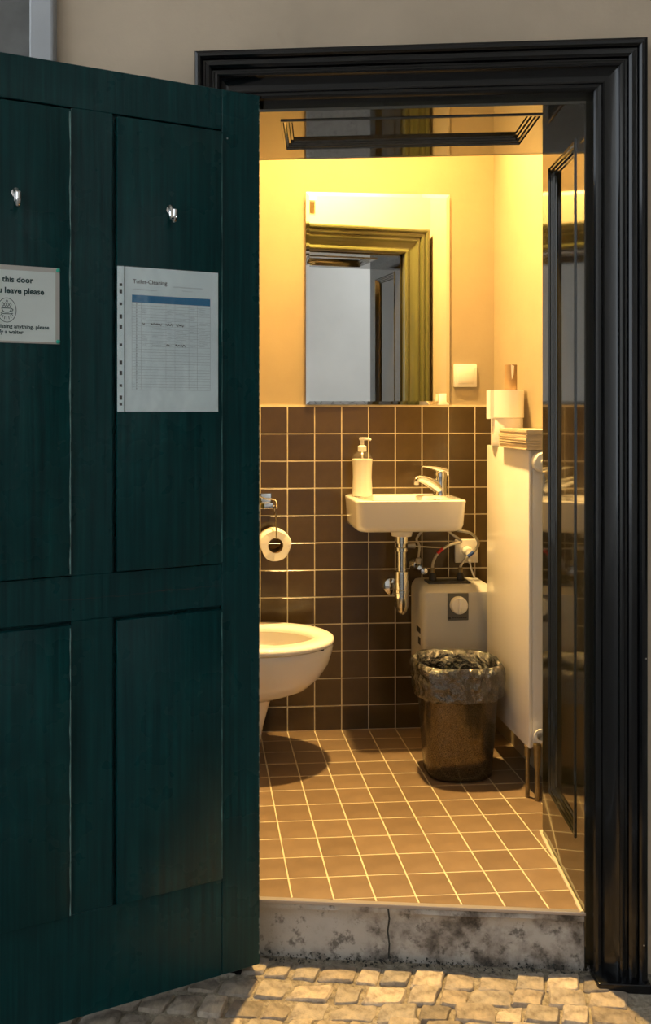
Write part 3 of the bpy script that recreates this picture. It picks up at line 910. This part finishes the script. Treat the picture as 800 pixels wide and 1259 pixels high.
# waste pipe and bottle trap
tr = MB()
cx_, cy_ = -0.005, -0.115
tr.lathe([(0.022, -0.026), (0.022, -0.052), (0.0165, -0.054), (0.0165, -0.19)], (cx_, cy_, 0), 20, cap0=False, cap1=False)
tro = tr.build('waste_pipe', M['chrome'], sk_, smooth=True)
MB().lathe([(0.017, -0.150), (0.025, -0.152), (0.026, -0.180), (0.0255, -0.215), (0.0275, -0.217), (0.0275, -0.226), (0.0255, -0.228), (0.0245, -0.275), (0.018, -0.296), (0.007, -0.306), (0.0, -0.309)], (cx_, cy_, 0), 24, cap0=False).build('bottle_trap', M['chrome'], tro, smooth=True)
MB().lathe([(0.0175, -0.066), (0.0225, -0.068), (0.0225, -0.080), (0.0175, -0.082)], (cx_, cy_, 0), 20).build('union_nut', M['chrome'], tro, smooth=True)
MB().tube([(cx_, cy_, -0.190), (cx_ + 0.006, -0.05, -0.200), (cx_ + 0.006, -0.0, -0.205)], 0.014, 14).build('outlet_pipe', M['chrome'], tro, smooth=True)
MB().lathe([(0.016, -0.016), (0.030, -0.010), (0.034, -0.0005)], (cx_ - 0.012, 0.0, -0.228), 22, 'Y').build('wall_rose', M['chrome'], tro, smooth=True)
MB().tube([(cx_ + 0.02, cy_, -0.062), (cx_ + 0.048, cy_ + 0.003, -0.062)], [0.008, 0.0105], 12).build('branch_cap', M['steel'], tro, smooth=True)
MB().tube([(cx_ + 0.040, cy_ + 0.005, -0.064), (cx_ + 0.17, cy_ + 0.04, -0.078)], 0.0022, 8).build('drain_rod', M['steel'], tro, smooth=True)

# soap dispenser
so = empty('soap_dispenser', (0.262, -0.085, 0.8675)); tag(so, 'pump bottle of milky white soap on the sink edge', 'soap bottle')
def bott(sc): return [(0.0345 * sc, 0.0), (0.0375 * sc, 0.004), (0.0375 * sc, 0.03), (0.0350 * sc, 0.065), (0.0360 * sc, 0.105), (0.0385 * sc, 0.128)]
MB().lathe([(0.030, 0.0005), (0.0355, 0.003), (0.0355, 0.03), (0.0335, 0.065), (0.0345, 0.105), (0.0365, 0.133), (0.0, 0.1335)], (0, 0, 0), 28).build('liquid', M['soap'], so, smooth=True)
MB().lathe(bott(1.0) + [(0.0385, 0.138), (0.034, 0.151), (0.022, 0.160), (0.0135, 0.163), (0.0135, 0.172)], (0, 0, 0), 28, cap1=False).build('bottle', M['clear'], so, smooth=True)
pm = MB(); pm.lathe([(0.0155, 0.160), (0.0155, 0.178), (0.0115, 0.181), (0.0065, 0.183), (0.0065, 0.200), (0.011, 0.201), (0.012, 0.208), (0.008, 0.210)], (0, 0, 0), 20)
pmo = pm.build('pump_collar', M['white_plastic'], so, smooth=True)
MB().tube([(0.0, 0.0, 0.205), (0.022, -0.006, 0.2055), (0.030, -0.008, 0.201)], [0.0055, 0.0045, 0.004], 10).build('nozzle', M['white_plastic'], pmo, smooth=True)
MB().tube([(0, 0, 0.165), (0.002, 0, 0.02)], 0.003, 8).build('dip_tube', M['white_plastic'], pmo, smooth=True)

# ------------------------------------------------------------------ under the sink
av = empty('angle_valve', (0.474, -0.0095, 0.608)); tag(av, 'chrome angle valve on the wall tiles under the sink', 'valve')
MB().lathe([(0.012, -0.030), (0.024, -0.012), (0.027, 0.0)], (0, 0, 0), 20, 'Y').build('wall_rose', M['chrome'], av, smooth=True)
MB().lathe([(0.0105, -0.060), (0.0105, -0.02)], (0, 0, 0), 16, 'Y').build('body', M['chrome'], av, smooth=True)
MB().lathe([(0.0, -0.088), (0.012, -0.086), (0.0145, -0.075), (0.0125, -0.060), (0.008, -0.056)], (0.012, 0, -0.012), 12, 'Y').build('handle', M['chrome'], av, smooth=True, angle=25)
MB().lathe([(0.009, 0.008), (0.0105, 0.012), (0.0105, 0.026), (0.006, 0.030)], (0.001, -0.045, 0.0), 6).build('compression_nut', M['steel'], av)
hs1 = MB().tube(smooth_path([(0.475, -0.0545, 0.640), (0.478, -0.056, 0.680), (0.468, -0.058, 0.700), (0.470, -0.062, 0.715), (0.486, -0.070, 0.738), (0.497, -0.08, 0.7515)], 6), 0.0042, 10).build('supply_pipe', M['steel'], smooth=True)
tag(hs1, 'thin bent metal supply pipe rising from the angle valve', 'pipe')
def hose(pts, label, sleeve_i, mat, grp='braided hoses on the water heater'):
    r_ = empty('flexible_hose', pts[-1]); tag(r_, label, 'hose', grp)
    P = smooth_path([Vector(p) - Vector(pts[-1]) for p in pts], 7)
    MB().tube(P, 0.0050, 10).build('braid', M['steel'], r_, smooth=True)
    MB().tube(P[sleeve_i:sleeve_i + 5], 0.0062, 10).build('colour_sleeve', mat, r_, smooth=True)
    MB().lathe([(0.0085, 0.0), (0.0085, 0.014), (0.006, 0.018)], (0, 0, 0), 8).build('end_nut', M['brass'], r_)
    MB().lathe([(0.0135, -0.028), (0.0135, -0.012), (0.009, -0.0005)], (0, 0, 0), 14).build('rubber_boot', M['rubber'], r_, smooth=True)
hose([(0.566, -0.085, 0.7525), (0.585, -0.085, 0.730), (0.622, -0.090, 0.701), (0.578, -0.095, 0.690), (0.537, -0.100, 0.664), (0.517, -0.100, 0.628), (0.515, -0.100, 0.592)], 'braided hose with a red sleeve running into the water heater', 25, M['red'])
hose([(0.580, -0.085, 0.7525), (0.607, -0.090, 0.742), (0.657, -0.095, 0.731), (0.684, -0.095, 0.699), (0.674, -0.095, 0.671), (0.640, -0.098, 0.643), (0.618, -0.100, 0.615), (0.617, -0.100, 0.592)], 'braided hose with a blue sleeve running into the water heater', 30, M['blue'])
sk2 = empty('wall_socket', (0.6655, -0.0095, 0.611)); tag(sk2, 'white square power socket on the tiles below the sink', 'socket')
MB().box(-0.0435, 0.0435, -0.011, 0.0, 0.0, 0.087, 0.003).build('cover', M['white_plastic'], sk2, smooth=True)
MB().lathe([(0.024, -0.0108), (0.024, -0.0122), (0.0205, -0.0125), (0.0195, -0.0112)], (0, 0, 0.0435), 24, 'Y', False, False).build('insert_ring', M['white_plastic'], sk2, smooth=True)
pl = empty('power_plug', (0.6655, -0.021, 0.655)); tag(pl, 'white power plug in the socket with its cable', 'plug')
MB().lathe([(0.0185, 0.0), (0.0180, -0.018), (0.013, -0.026), (0.0, -0.028)], (0, 0, 0), 20, 'Y').build('plug_head', M['white_plastic'], pl, smooth=True)
MB().tube(smooth_path([(0, -0.020, 0.0), (0.001, -0.026, -0.018), (0.003, -0.026, -0.040)], 5), [0.011] * 5 + [0.0075] * 5 + [0.005], 12).build('strain_relief', M['white_plastic'], pl, smooth=True)
MB().tube(smooth_path([(0.003, -0.026, -0.036), (0.008, -0.024, -0.058), (0.017, -0.020, -0.082), (0.026, -0.019, -0.102)], 5), 0.0032, 8).build('cable', M['white_plastic'], pl, smooth=True)

# water heater
wh = empty('water_heater', (0.586, -0.0095, 0.172)); tag(wh, 'small beige under-sink water heater with a round dial', 'water heater')
HW = 0.131
def hring(hx, y0, y1, r, z): return rrect(0, (y0 + y1) / 2, hx, (y1 - y0) / 2, r, z, 4)
MB().loft([hring(0.118, -0.150, 0.0, 0.02, 0.0), hring(0.126, -0.172, 0.0, 0.02, 0.012), hring(HW, -0.190, 0.0, 0.02, 0.06), hring(HW, -0.192, 0.0, 0.02, 0.355), hring(HW - 0.003, -0.190, 0.0, 0.02, 0.368), hring(HW - 0.014, -0.160, 0.0, 0.02, 0.383), hring(HW - 0.020, -0.150, -0.01, 0.02, 0.386)]).build('body', M['grey_plastic'], wh, smooth=True, angle=40)
MB().box(-0.096, 0.058, -0.130, -0.060, 0.383, 0.392, 0.004).build('pipe_cover', M['dark_plastic'], wh, smooth=True)
pt_ = MB().box(-0.046, 0.028, -0.1955, -0.188, 0.272, 0.366, 0.002).build('control_plate', M['plate_grey'], wh)
dl = MB().lathe([(0.0, -0.020), (0.026, -0.020), (0.0295, -0.017), (0.0305, 0.0)], (-0.009, -0.195, 0.326), 32, 'Y').build('dial', M['white_plastic'], wh, smooth=True)
MB().box(-0.0145, -0.0035, -0.226, -0.212, 0.300, 0.352, 0.003).build('dial_grip', M['white_plastic'], dl, smooth=True)
MB().box(-0.044, -0.036, -0.1965, -0.195, 0.2775, 0.2835).build('badge_mark', M['rubber'], pt_)
bl = MB()
for k in range(7): flat(bl, -0.030 + 0.0075 * k, -0.0245 + 0.0075 * k, 0.2795, 0.2835, -0.1958)
bl.build('badge_lettering', M['rubber'], pt_)
MB().box(-HW - 0.0006, -HW + 0.001, -0.150, -0.098, 0.215, 0.235).build('type_label', M['rubber'], wh)
MB().box(-HW - 0.0006, -HW + 0.001, -0.150, -0.120, 0.175, 0.200).build('type_label', M['rubber'], wh)

# ------------------------------------------------------------------ radiator on the right wall
ra = empty('radiator', (0.670, -0.420, 0.152)); tag(ra, 'tall flat white panel radiator on the right wall', 'radiator')
RY0, RY1, RH = -0.190, 0.192, 0.904
MB().box(0.0, 0.012, RY0, RY1, 0.0, RH, 0.004).build('front_panel', M['white_enamel'], ra, smooth=True)
MB().box(0.012, 0.085, RY0 + 0.001, RY0 + 0.006, 0.004, RH - 0.002, 0.001).build('side_cover', M['white_enamel'], ra, smooth=True)
MB().box(0.012, 0.085, RY1 - 0.006, RY1 - 0.001, 0.004, RH - 0.002, 0.001).build('side_cover', M['white_enamel'], ra, smooth=True)
MB().box(0.008, 0.085, RY0 + 0.004, RY1 - 0.004, RH - 0.006, RH - 0.001, 0.001).build('top_grille', M['white_enamel'], ra)
MB().box(0.075, 0.092, RY0 + 0.003, RY1 - 0.003, 0.003, RH - 0.003, 0.003).build('rear_panel', M['white_enamel'], ra, smooth=True)
for yy in (-0.11, 0.11):
    MB().box(0.088, 0.105, yy - 0.015, yy + 0.015, 0.1, 0.8).build('wall_bracket', M['steel'], ra)
tv = MB().lathe([(0.010, 0.0), (0.012, -0.012), (0.027, -0.014), (0.0305, -0.020), (0.0305, -0.040), (0.027, -0.044), (0.012, -0.045), (0.011, -0.050), (0.0, -0.051)], (0.030, RY0, 0.868), 28, 'Y').build('thermostat_knob', M['white_plastic'], ra, smooth=True)
MB().lathe([(0.013, 0.0), (0.014, -0.012), (0.020, -0.013), (0.021, -0.020), (0.013, -0.021)], (0.030, RY0 - 0.001, 0.045), 20, 'Y', True, False).build('bleed_plug', M['white_plastic'], ra, smooth=True)
MB().tube([(0.022, RY0 - 0.010, 0.018), (0.022, RY0 - 0.010, -0.050)], [0.012, 0.010], 12).build('lower_valve', M['brass'], ra, smooth=True)
MB().tube([(0.022, RY0 - 0.010, -0.03), (0.022, RY0 - 0.010, -0.152)], 0.0075, 10).build('pipe', M['brass'], ra, smooth=True)
MB().tube([(0.002, RY0 + 0.015, 0.004), (0.002, RY0 + 0.015, -0.028)], [0.010, 0.009], 12).build('lower_valve', M['brass'], ra, smooth=True)
MB().tube([(0.002, RY0 + 0.015, -0.02), (0.002, RY0 + 0.015, -0.152)], 0.0065, 10).build('pipe', M['brass'], ra, smooth=True)

RT = 0.152 + RH
# toilet rolls on top of the radiator
def toilet_roll(x, y, z, label, r=0.052, hang=False, h=0.093):
    t = empty('toilet_roll', (x, y, z)); tag(t, label, 'toilet roll')
    MB().lathe([(r - 0.001, 0.0005), (r, 0.003), (r, h - 0.003), (r - 0.001, h)], (0, 0, 0), 32, cap0=False, cap1=False).loft(
        [[(rr * math.cos(2 * PI * k / 32), rr * math.sin(2 * PI * k / 32), zz) for k in range(32)] for rr, zz in ((r - 0.001, h), (0.022, h - 0.0005), (0.022, 0.001), (r - 0.001, 0.0005))], False, False).build('paper', M['tissue'], t, smooth=True)
    MB().lathe([(0.0215, 0.001), (0.0215, h - 0.001)], (0, 0, 0), 24, cap0=False, cap1=False).build('core', M['kraft'], t, smooth=True)
    if hang:
        pts = [(math.cos(R(a)) * (r + 0.0015), math.sin(R(a)) * (r + 0.0015)) for a in (-70, -95, -120, -145, -165)] + [(-r - 0.012, -0.010), (-r - 0.017, 0.012)]
        mb = MB(); vs = []; fs = []
        for i, (a, b) in enumerate(pts): vs += [(a, b, 0.001 - (0.004 if i > 4 else 0)), (a, b, h)]
        for i in range(len(pts) - 1): fs.append((2 * i, 2 * i + 2, 2 * i + 3, 2 * i + 1))
        mb.add(vs, fs).build('loose_sheet', M['tissue'], t, smooth=True)
    return t
toilet_roll(0.711, -0.312, RT, 'white toilet roll standing directly on the radiator, lower of two')
toilet_roll(0.712, -0.318, RT + 0.094, 'white toilet roll with a loose sheet, stacked on another roll', hang=True)
ct = MB().lathe([(0.0205, 0.0), (0.0205, 0.084), (0.0195, 0.084), (0.0195, 0.0)], (0, 0, 0), 24, cap0=False, cap1=False)
ct = ct.build('cardboard_tube', M['kraft'], smooth=True, loc=(0.722, -0.318, RT + 0.188)); tag(ct, 'empty brown cardboard tube on top of the toilet rolls', 'cardboard tube')
scp = MB().add([(-0.007, -0.0212, 0.084), (0.004, -0.0213, 0.080), (0.002, -0.0214, 0.050), (-0.004, -0.0214, 0.034), (-0.006, -0.0214, 0.055)], [(0, 1, 2, 3, 4)]).build('paper_scrap', M['tissue'], ct)
# paper towels
for i in range(15):
    tw = MB()
    zt = RT + 0.0005 + 0.0040 * i
    dx, dy = random.uniform(-0.0025, 0.0025), random.uniform(-0.003, 0.003)
    w0 = 0.0036
    poly = [(-0.0575, -0.118), (0.0575, -0.118), (0.0575, 0.118), (-0.0575, 0.118)]
    vs = []
    for hh_ in (0.0, w0):
        for ix in range(5):
            for iy in range(7):
                x = -0.0575 + 0.115 * ix / 4; y = -0.118 + 0.236 * iy / 6
                edge_lift = 0.0
                vs.append((x, y, hh_))
    fs = []
    for ix in range(4):
        for iy in range(6):
            a = ix * 7 + iy
            fs.append((a, a + 1, a + 8, a + 7)); fs.append((35 + a, 35 + a + 7, 35 + a + 8, 35 + a + 1))
    per = [i_ for i_ in range(0, 7)] + [7 * k + 6 for k in range(1, 5)] + [28 + k for k in range(5, -1, -1)] + [7 * k for k in range(3, 0, -1)]
    for a, b in zip(per, per[1:] + per[:1]): fs.append((a, b, b + 35, a + 35))
    tw.add(vs, fs)
    o = tw.build('paper_towel', M['towel'], loc=(0.7120 + dx, -0.515 + dy, zt), rot=(0, 0, random.uniform(-0.012, 0.012)))
    tag(o, 'folded tan paper towel lying directly on the radiator top, under the stack' if i == 0 else ('topmost folded tan paper towel of the stack on the radiator' if i == 14 else 'thin folded tan paper towel inside the stack on the radiator'), 'paper towel', 'folded paper towels stacked on the radiator')

# ------------------------------------------------------------------ waste bin with its liner
BX, BY, BH = 0.512, -0.405, 0.352
bn = empty('waste_bin', (BX, BY, 0.0)); tag(bn, 'dark rounded waste bin standing on the floor tiles by the radiator', 'waste bin')
def bring(sx, sy, z, n=48, e=2.9):
    pts = []
    for k in range(n):
        a = 2 * PI * k / n
        c, s = math.cos(a), math.sin(a)
        pts.append((sx * math.copysign(abs(c) ** (2 / e), c), sy * math.copysign(abs(s) ** (2 / e), s), z))
    return pts
MB().loft([bring(0.098, 0.078, 0.002), bring(0.105, 0.085, 0.010), bring(0.112, 0.091, 0.10), bring(0.122, 0.101, 0.24), bring(0.129, 0.108, BH - 0.01), bring(0.132, 0.111, BH - 0.004), bring(0.128, 0.107, BH - 0.002), bring(0.100, 0.080, 0.03)], True, True).build('bin_body', M['bin'], bn, smooth=True, angle=60)
rng = random.Random(11)
def bagring(sx, sy, z, amp, seed, n=120):
    pts = []
    for k, p in enumerate(bring(sx, sy, z, n)):
        v = Vector(p); d = Vector((v.x, v.y, 0)).normalized()
        nz = mnoise.noise((v.x * 22 + seed * 0.13, v.y * 22, z * 16 + seed * 0.07)) + 0.6 * mnoise.noise((v.x * 55, v.y * 55 + seed * 0.2, z * 40))
        nz2 = mnoise.noise((v.x * 18 + 9, v.y * 18, seed * 0.11))
        q_ = v + d * amp * (nz + 0.7 * abs(mnoise.noise((v.x * 38 + 3, v.y * 38, z * 30))) + 0.2) + Vector((0, 0, amp * 0.9 * nz2))
        q_.x = min(q_.x, 0.149)
        pts.append(q_)
    return pts
bag = []
sp = [(0.136, 0.115, 0.262, 0.006), (0.142, 0.120, 0.272, 0.007), (0.139, 0.117, 0.295, 0.007), (0.141, 0.120, 0.318, 0.009), (0.139, 0.118, 0.338, 0.008), (0.140, 0.119, 0.356, 0.008), (0.134, 0.113, 0.368, 0.006), (0.125, 0.104, 0.366, 0.005), (0.118, 0.097, 0.345, 0.007), (0.116, 0.095, 0.310, 0.008), (0.110, 0.090, 0.260, 0.008), (0.100, 0.080, 0.180, 0.010), (0.080, 0.062, 0.09, 0.008)]
for i, (a, b, z, am) in enumerate(sp): bag.append(bagring(a, b, z, am, i))
lnr = MB().loft(bag, False, True).build('bin_liner', M['bag'], smooth=True, angle=70, loc=(BX, BY, 0.0))
tag(lnr, 'crumpled black plastic liner folded over the bin rim', 'bin bag')

# ------------------------------------------------------------------ toilet
to = empty('toilet', (WL, -0.262, 0.0)); tag(to, 'white ceramic toilet with its seat down, beside the left wall', 'toilet')
TL = 0.130 - WL            # length from the wall to the tip
def egg(x0, x1, hw_, z, n=48, cyo=0.0, back=0.62):
    """outline pointing to +x; back end blunt"""
    pts = []
    xm = x0 + (x1 - x0) * 0.52
    for k in range(n):
        a = 2 * PI * k / n
        c, s = math.cos(a), math.sin(a)
        rx = (x1 - xm) if c > 0 else (xm - x0)
        e = 1.0 if c > 0 else back
        pts.append((xm + rx * math.copysign(abs(c) ** e, c), cyo + hw_ * math.copysign(abs(s) ** (1.0 if c > 0 else 0.8), s), z))
    return pts
Z0 = 0.394
bowl = [egg(0.06, TL - 0.230, 0.085, 0.220), egg(0.06, TL - 0.150, 0.115, 0.228), egg(0.05, TL - 0.085, 0.145, 0.252), egg(0.04, TL - 0.045, 0.165, 0.288), egg(0.03, TL - 0.018, 0.178, 0.330), egg(0.03, TL - 0.006, 0.184, 0.368), egg(0.03, TL - 0.003, 0.186, 0.388), egg(0.03, TL - 0.006, 0.184, Z0),
        egg(0.13, TL - 0.050, 0.140, Z0), egg(0.14, TL - 0.060, 0.130, Z0 - 0.02), egg(0.17, TL - 0.095, 0.105, Z0 - 0.09), egg(0.24, TL - 0.16, 0.060, Z0 - 0.15)]
MB().loft(bowl, True, True).build('bowl', M['ceramic'], to, smooth=True, angle=60)
foot = [egg(0.0, 0.335, 0.115, 0.0), egg(0.0, 0.345, 0.112, 0.02), egg(0.0, 0.362, 0.100, 0.12), egg(0.0, 0.392, 0.098, 0.225), egg(0.0, 0.395, 0.10, 0.232)]
MB().loft(foot, True, True).build('pedestal', M['ceramic'], to, smooth=True, angle=60)
MB().box(0.0, 0.10, -0.17, 0.17, 0.225, Z0 - 0.003, 0.02, 3).build('rear_block', M['ceramic'], to, smooth=True)
ZS = Z0 + 0.006
seat = [egg(0.10, TL - 0.002, 0.188, ZS), egg(0.10, TL + 0.001, 0.191, ZS + 0.006), egg(0.10, TL - 0.001, 0.189, ZS + 0.015), egg(0.103, TL - 0.010, 0.180, ZS + 0.020), egg(0.145, TL - 0.062, 0.128, ZS + 0.018), egg(0.150, TL - 0.070, 0.120, ZS + 0.010), egg(0.150, TL - 0.070, 0.120, ZS)]
MB().loft(seat, False, False, True).build('seat', M['seat'], to, smooth=True, angle=50)
for sx, sy in ((TL - 0.06, 0.10), (TL - 0.06, -0.10), (0.17, 0.14), (0.17, -0.14)):
    MB().box(sx - 0.012, sx + 0.012, sy - 0.008, sy + 0.008, Z0 - 0.001, ZS + 0.001, 0.002).build('bumper', M['rubber'], to)
lid = [[(0.075 + 0.0 + 0.05 * t, y, z) for (z, y) in ((ZS + 0.012, -0.17), (ZS + 0.012, 0.17), (ZS + 0.30, 0.18), (ZS + 0.40, 0.11), (ZS + 0.42, 0.0), (ZS + 0.40, -0.11), (ZS + 0.30, -0.18))] for t in (0.0, 0.35)]
MB().loft(lid).build('lid', M['seat'], to)

# toilet paper holder and roll
hd = empty('toilet_paper_holder', (-0.085, -0.0095, 0.845)); tag(hd, 'chrome toilet paper holder with a wire hook on the tiled wall', 'paper holder')
MB().box(-0.030, 0.026, -0.010, 0.0, -0.028, 0.028, 0.003).build('wall_plate', M['chrome'], hd, smooth=True)
MB().box(-0.020, 0.030, -0.060, -0.008, -0.024, -0.002, 0.004).build('bracket', M['chrome'], hd, smooth=True)
cl = MB().tube(smooth_path([(-0.028, -0.012, 0.024), (0.0, -0.020, 0.010), (0.030, -0.030, 0.008), (0.040, -0.045, -0.002), (0.040, -0.06, -0.020)], 5), 0.0028, 8).build('cover_wire', M['chrome'], hd, smooth=True)
MB().tube([(0.030, -0.056, -0.010), (0.030, -0.140, -0.030), (0.031, -0.140, -0.060), (0.031, -0.138, -0.118), (0.031, -0.126, -0.122), (0.031, -0.018, -0.122)], 0.0025, 8).build('hook_wire', M['chrome'], hd, smooth=True)
RC = (-0.054, -0.0955 + 0.014, 0.699)
rl = empty('toilet_roll', (RC[0], RC[1], RC[2])); tag(rl, 'white toilet roll hanging on the chrome holder', 'toilet roll')
def annring(r, y, wob=0.0, n=40):
    return [((r + wob * (math.sin(3 * a + 0.4) + 0.6 * math.sin(5 * a))) * math.cos(a), y, (r + wob * (math.sin(3 * a + 0.4) + 0.6 * math.sin(5 * a))) * math.sin(a)) for a in [2 * PI * k / n for k in range(n)]]
MB().loft([annring(0.0265, -0.047), annring(0.052, -0.048, 0.0016), annring(0.0545, -0.045, 0.002), annring(0.0545, 0.045, 0.002), annring(0.052, 0.048, 0.0016), annring(0.0265, 0.047)], False, False, True).build('paper', M['tissue'], rl, smooth=True, angle=50)
MB().lathe([(0.0262, -0.0475), (0.0262, 0.0475), (0.0250, 0.0475), (0.0250, -0.0475)], (0, 0, 0), 28, 'Y', False, False).build('core', M['kraft'], rl, smooth=True)

# ------------------------------------------------------------------ ceiling lamp (out of frame) and junction box (seen in the mirror)
lp = empty('ceiling_lamp', LAMP_POS); tag(lp, 'warm round ceiling spotlight over the sink', 'lamp')
dz = CEIL - LAMP_POS[2]
MB().lathe([(0.060, dz - 0.001), (0.060, dz - 0.022), (0.012, dz - 0.026), (0.012, 0.03)], (0, 0, 0), 24).build('ceiling_mount', M['white_plastic'], lp, smooth=True)
hd_ = empty('lamp_head'); hd_.parent = lp; hd_.rotation_euler = (R(-40), 0, 0)
MB().lathe([(0.050, 0.001), (0.056, -0.026), (0.060, -0.026), (0.060, 0.03), (0.035, 0.055), (0.0, 0.06)], (0, 0, 0), 32, cap0=False).build('shade', M['white_plastic'], hd_, smooth=True)
MB().lathe([(0.0, 0.002), (0.050, 0.002), (0.050, 0.008)], (0, 0, 0), 32, cap1=False).build('diffuser', M['bulb'], hd_)
jb = MB().box(0.292, 0.337, 0.389, 0.421, 2.115, 2.160, 0.003)
jb = on_front(jb.build('junction_box', M['white_plastic'])); tag(jb, 'small white junction box above the door casing, seen in the mirror', 'junction box')
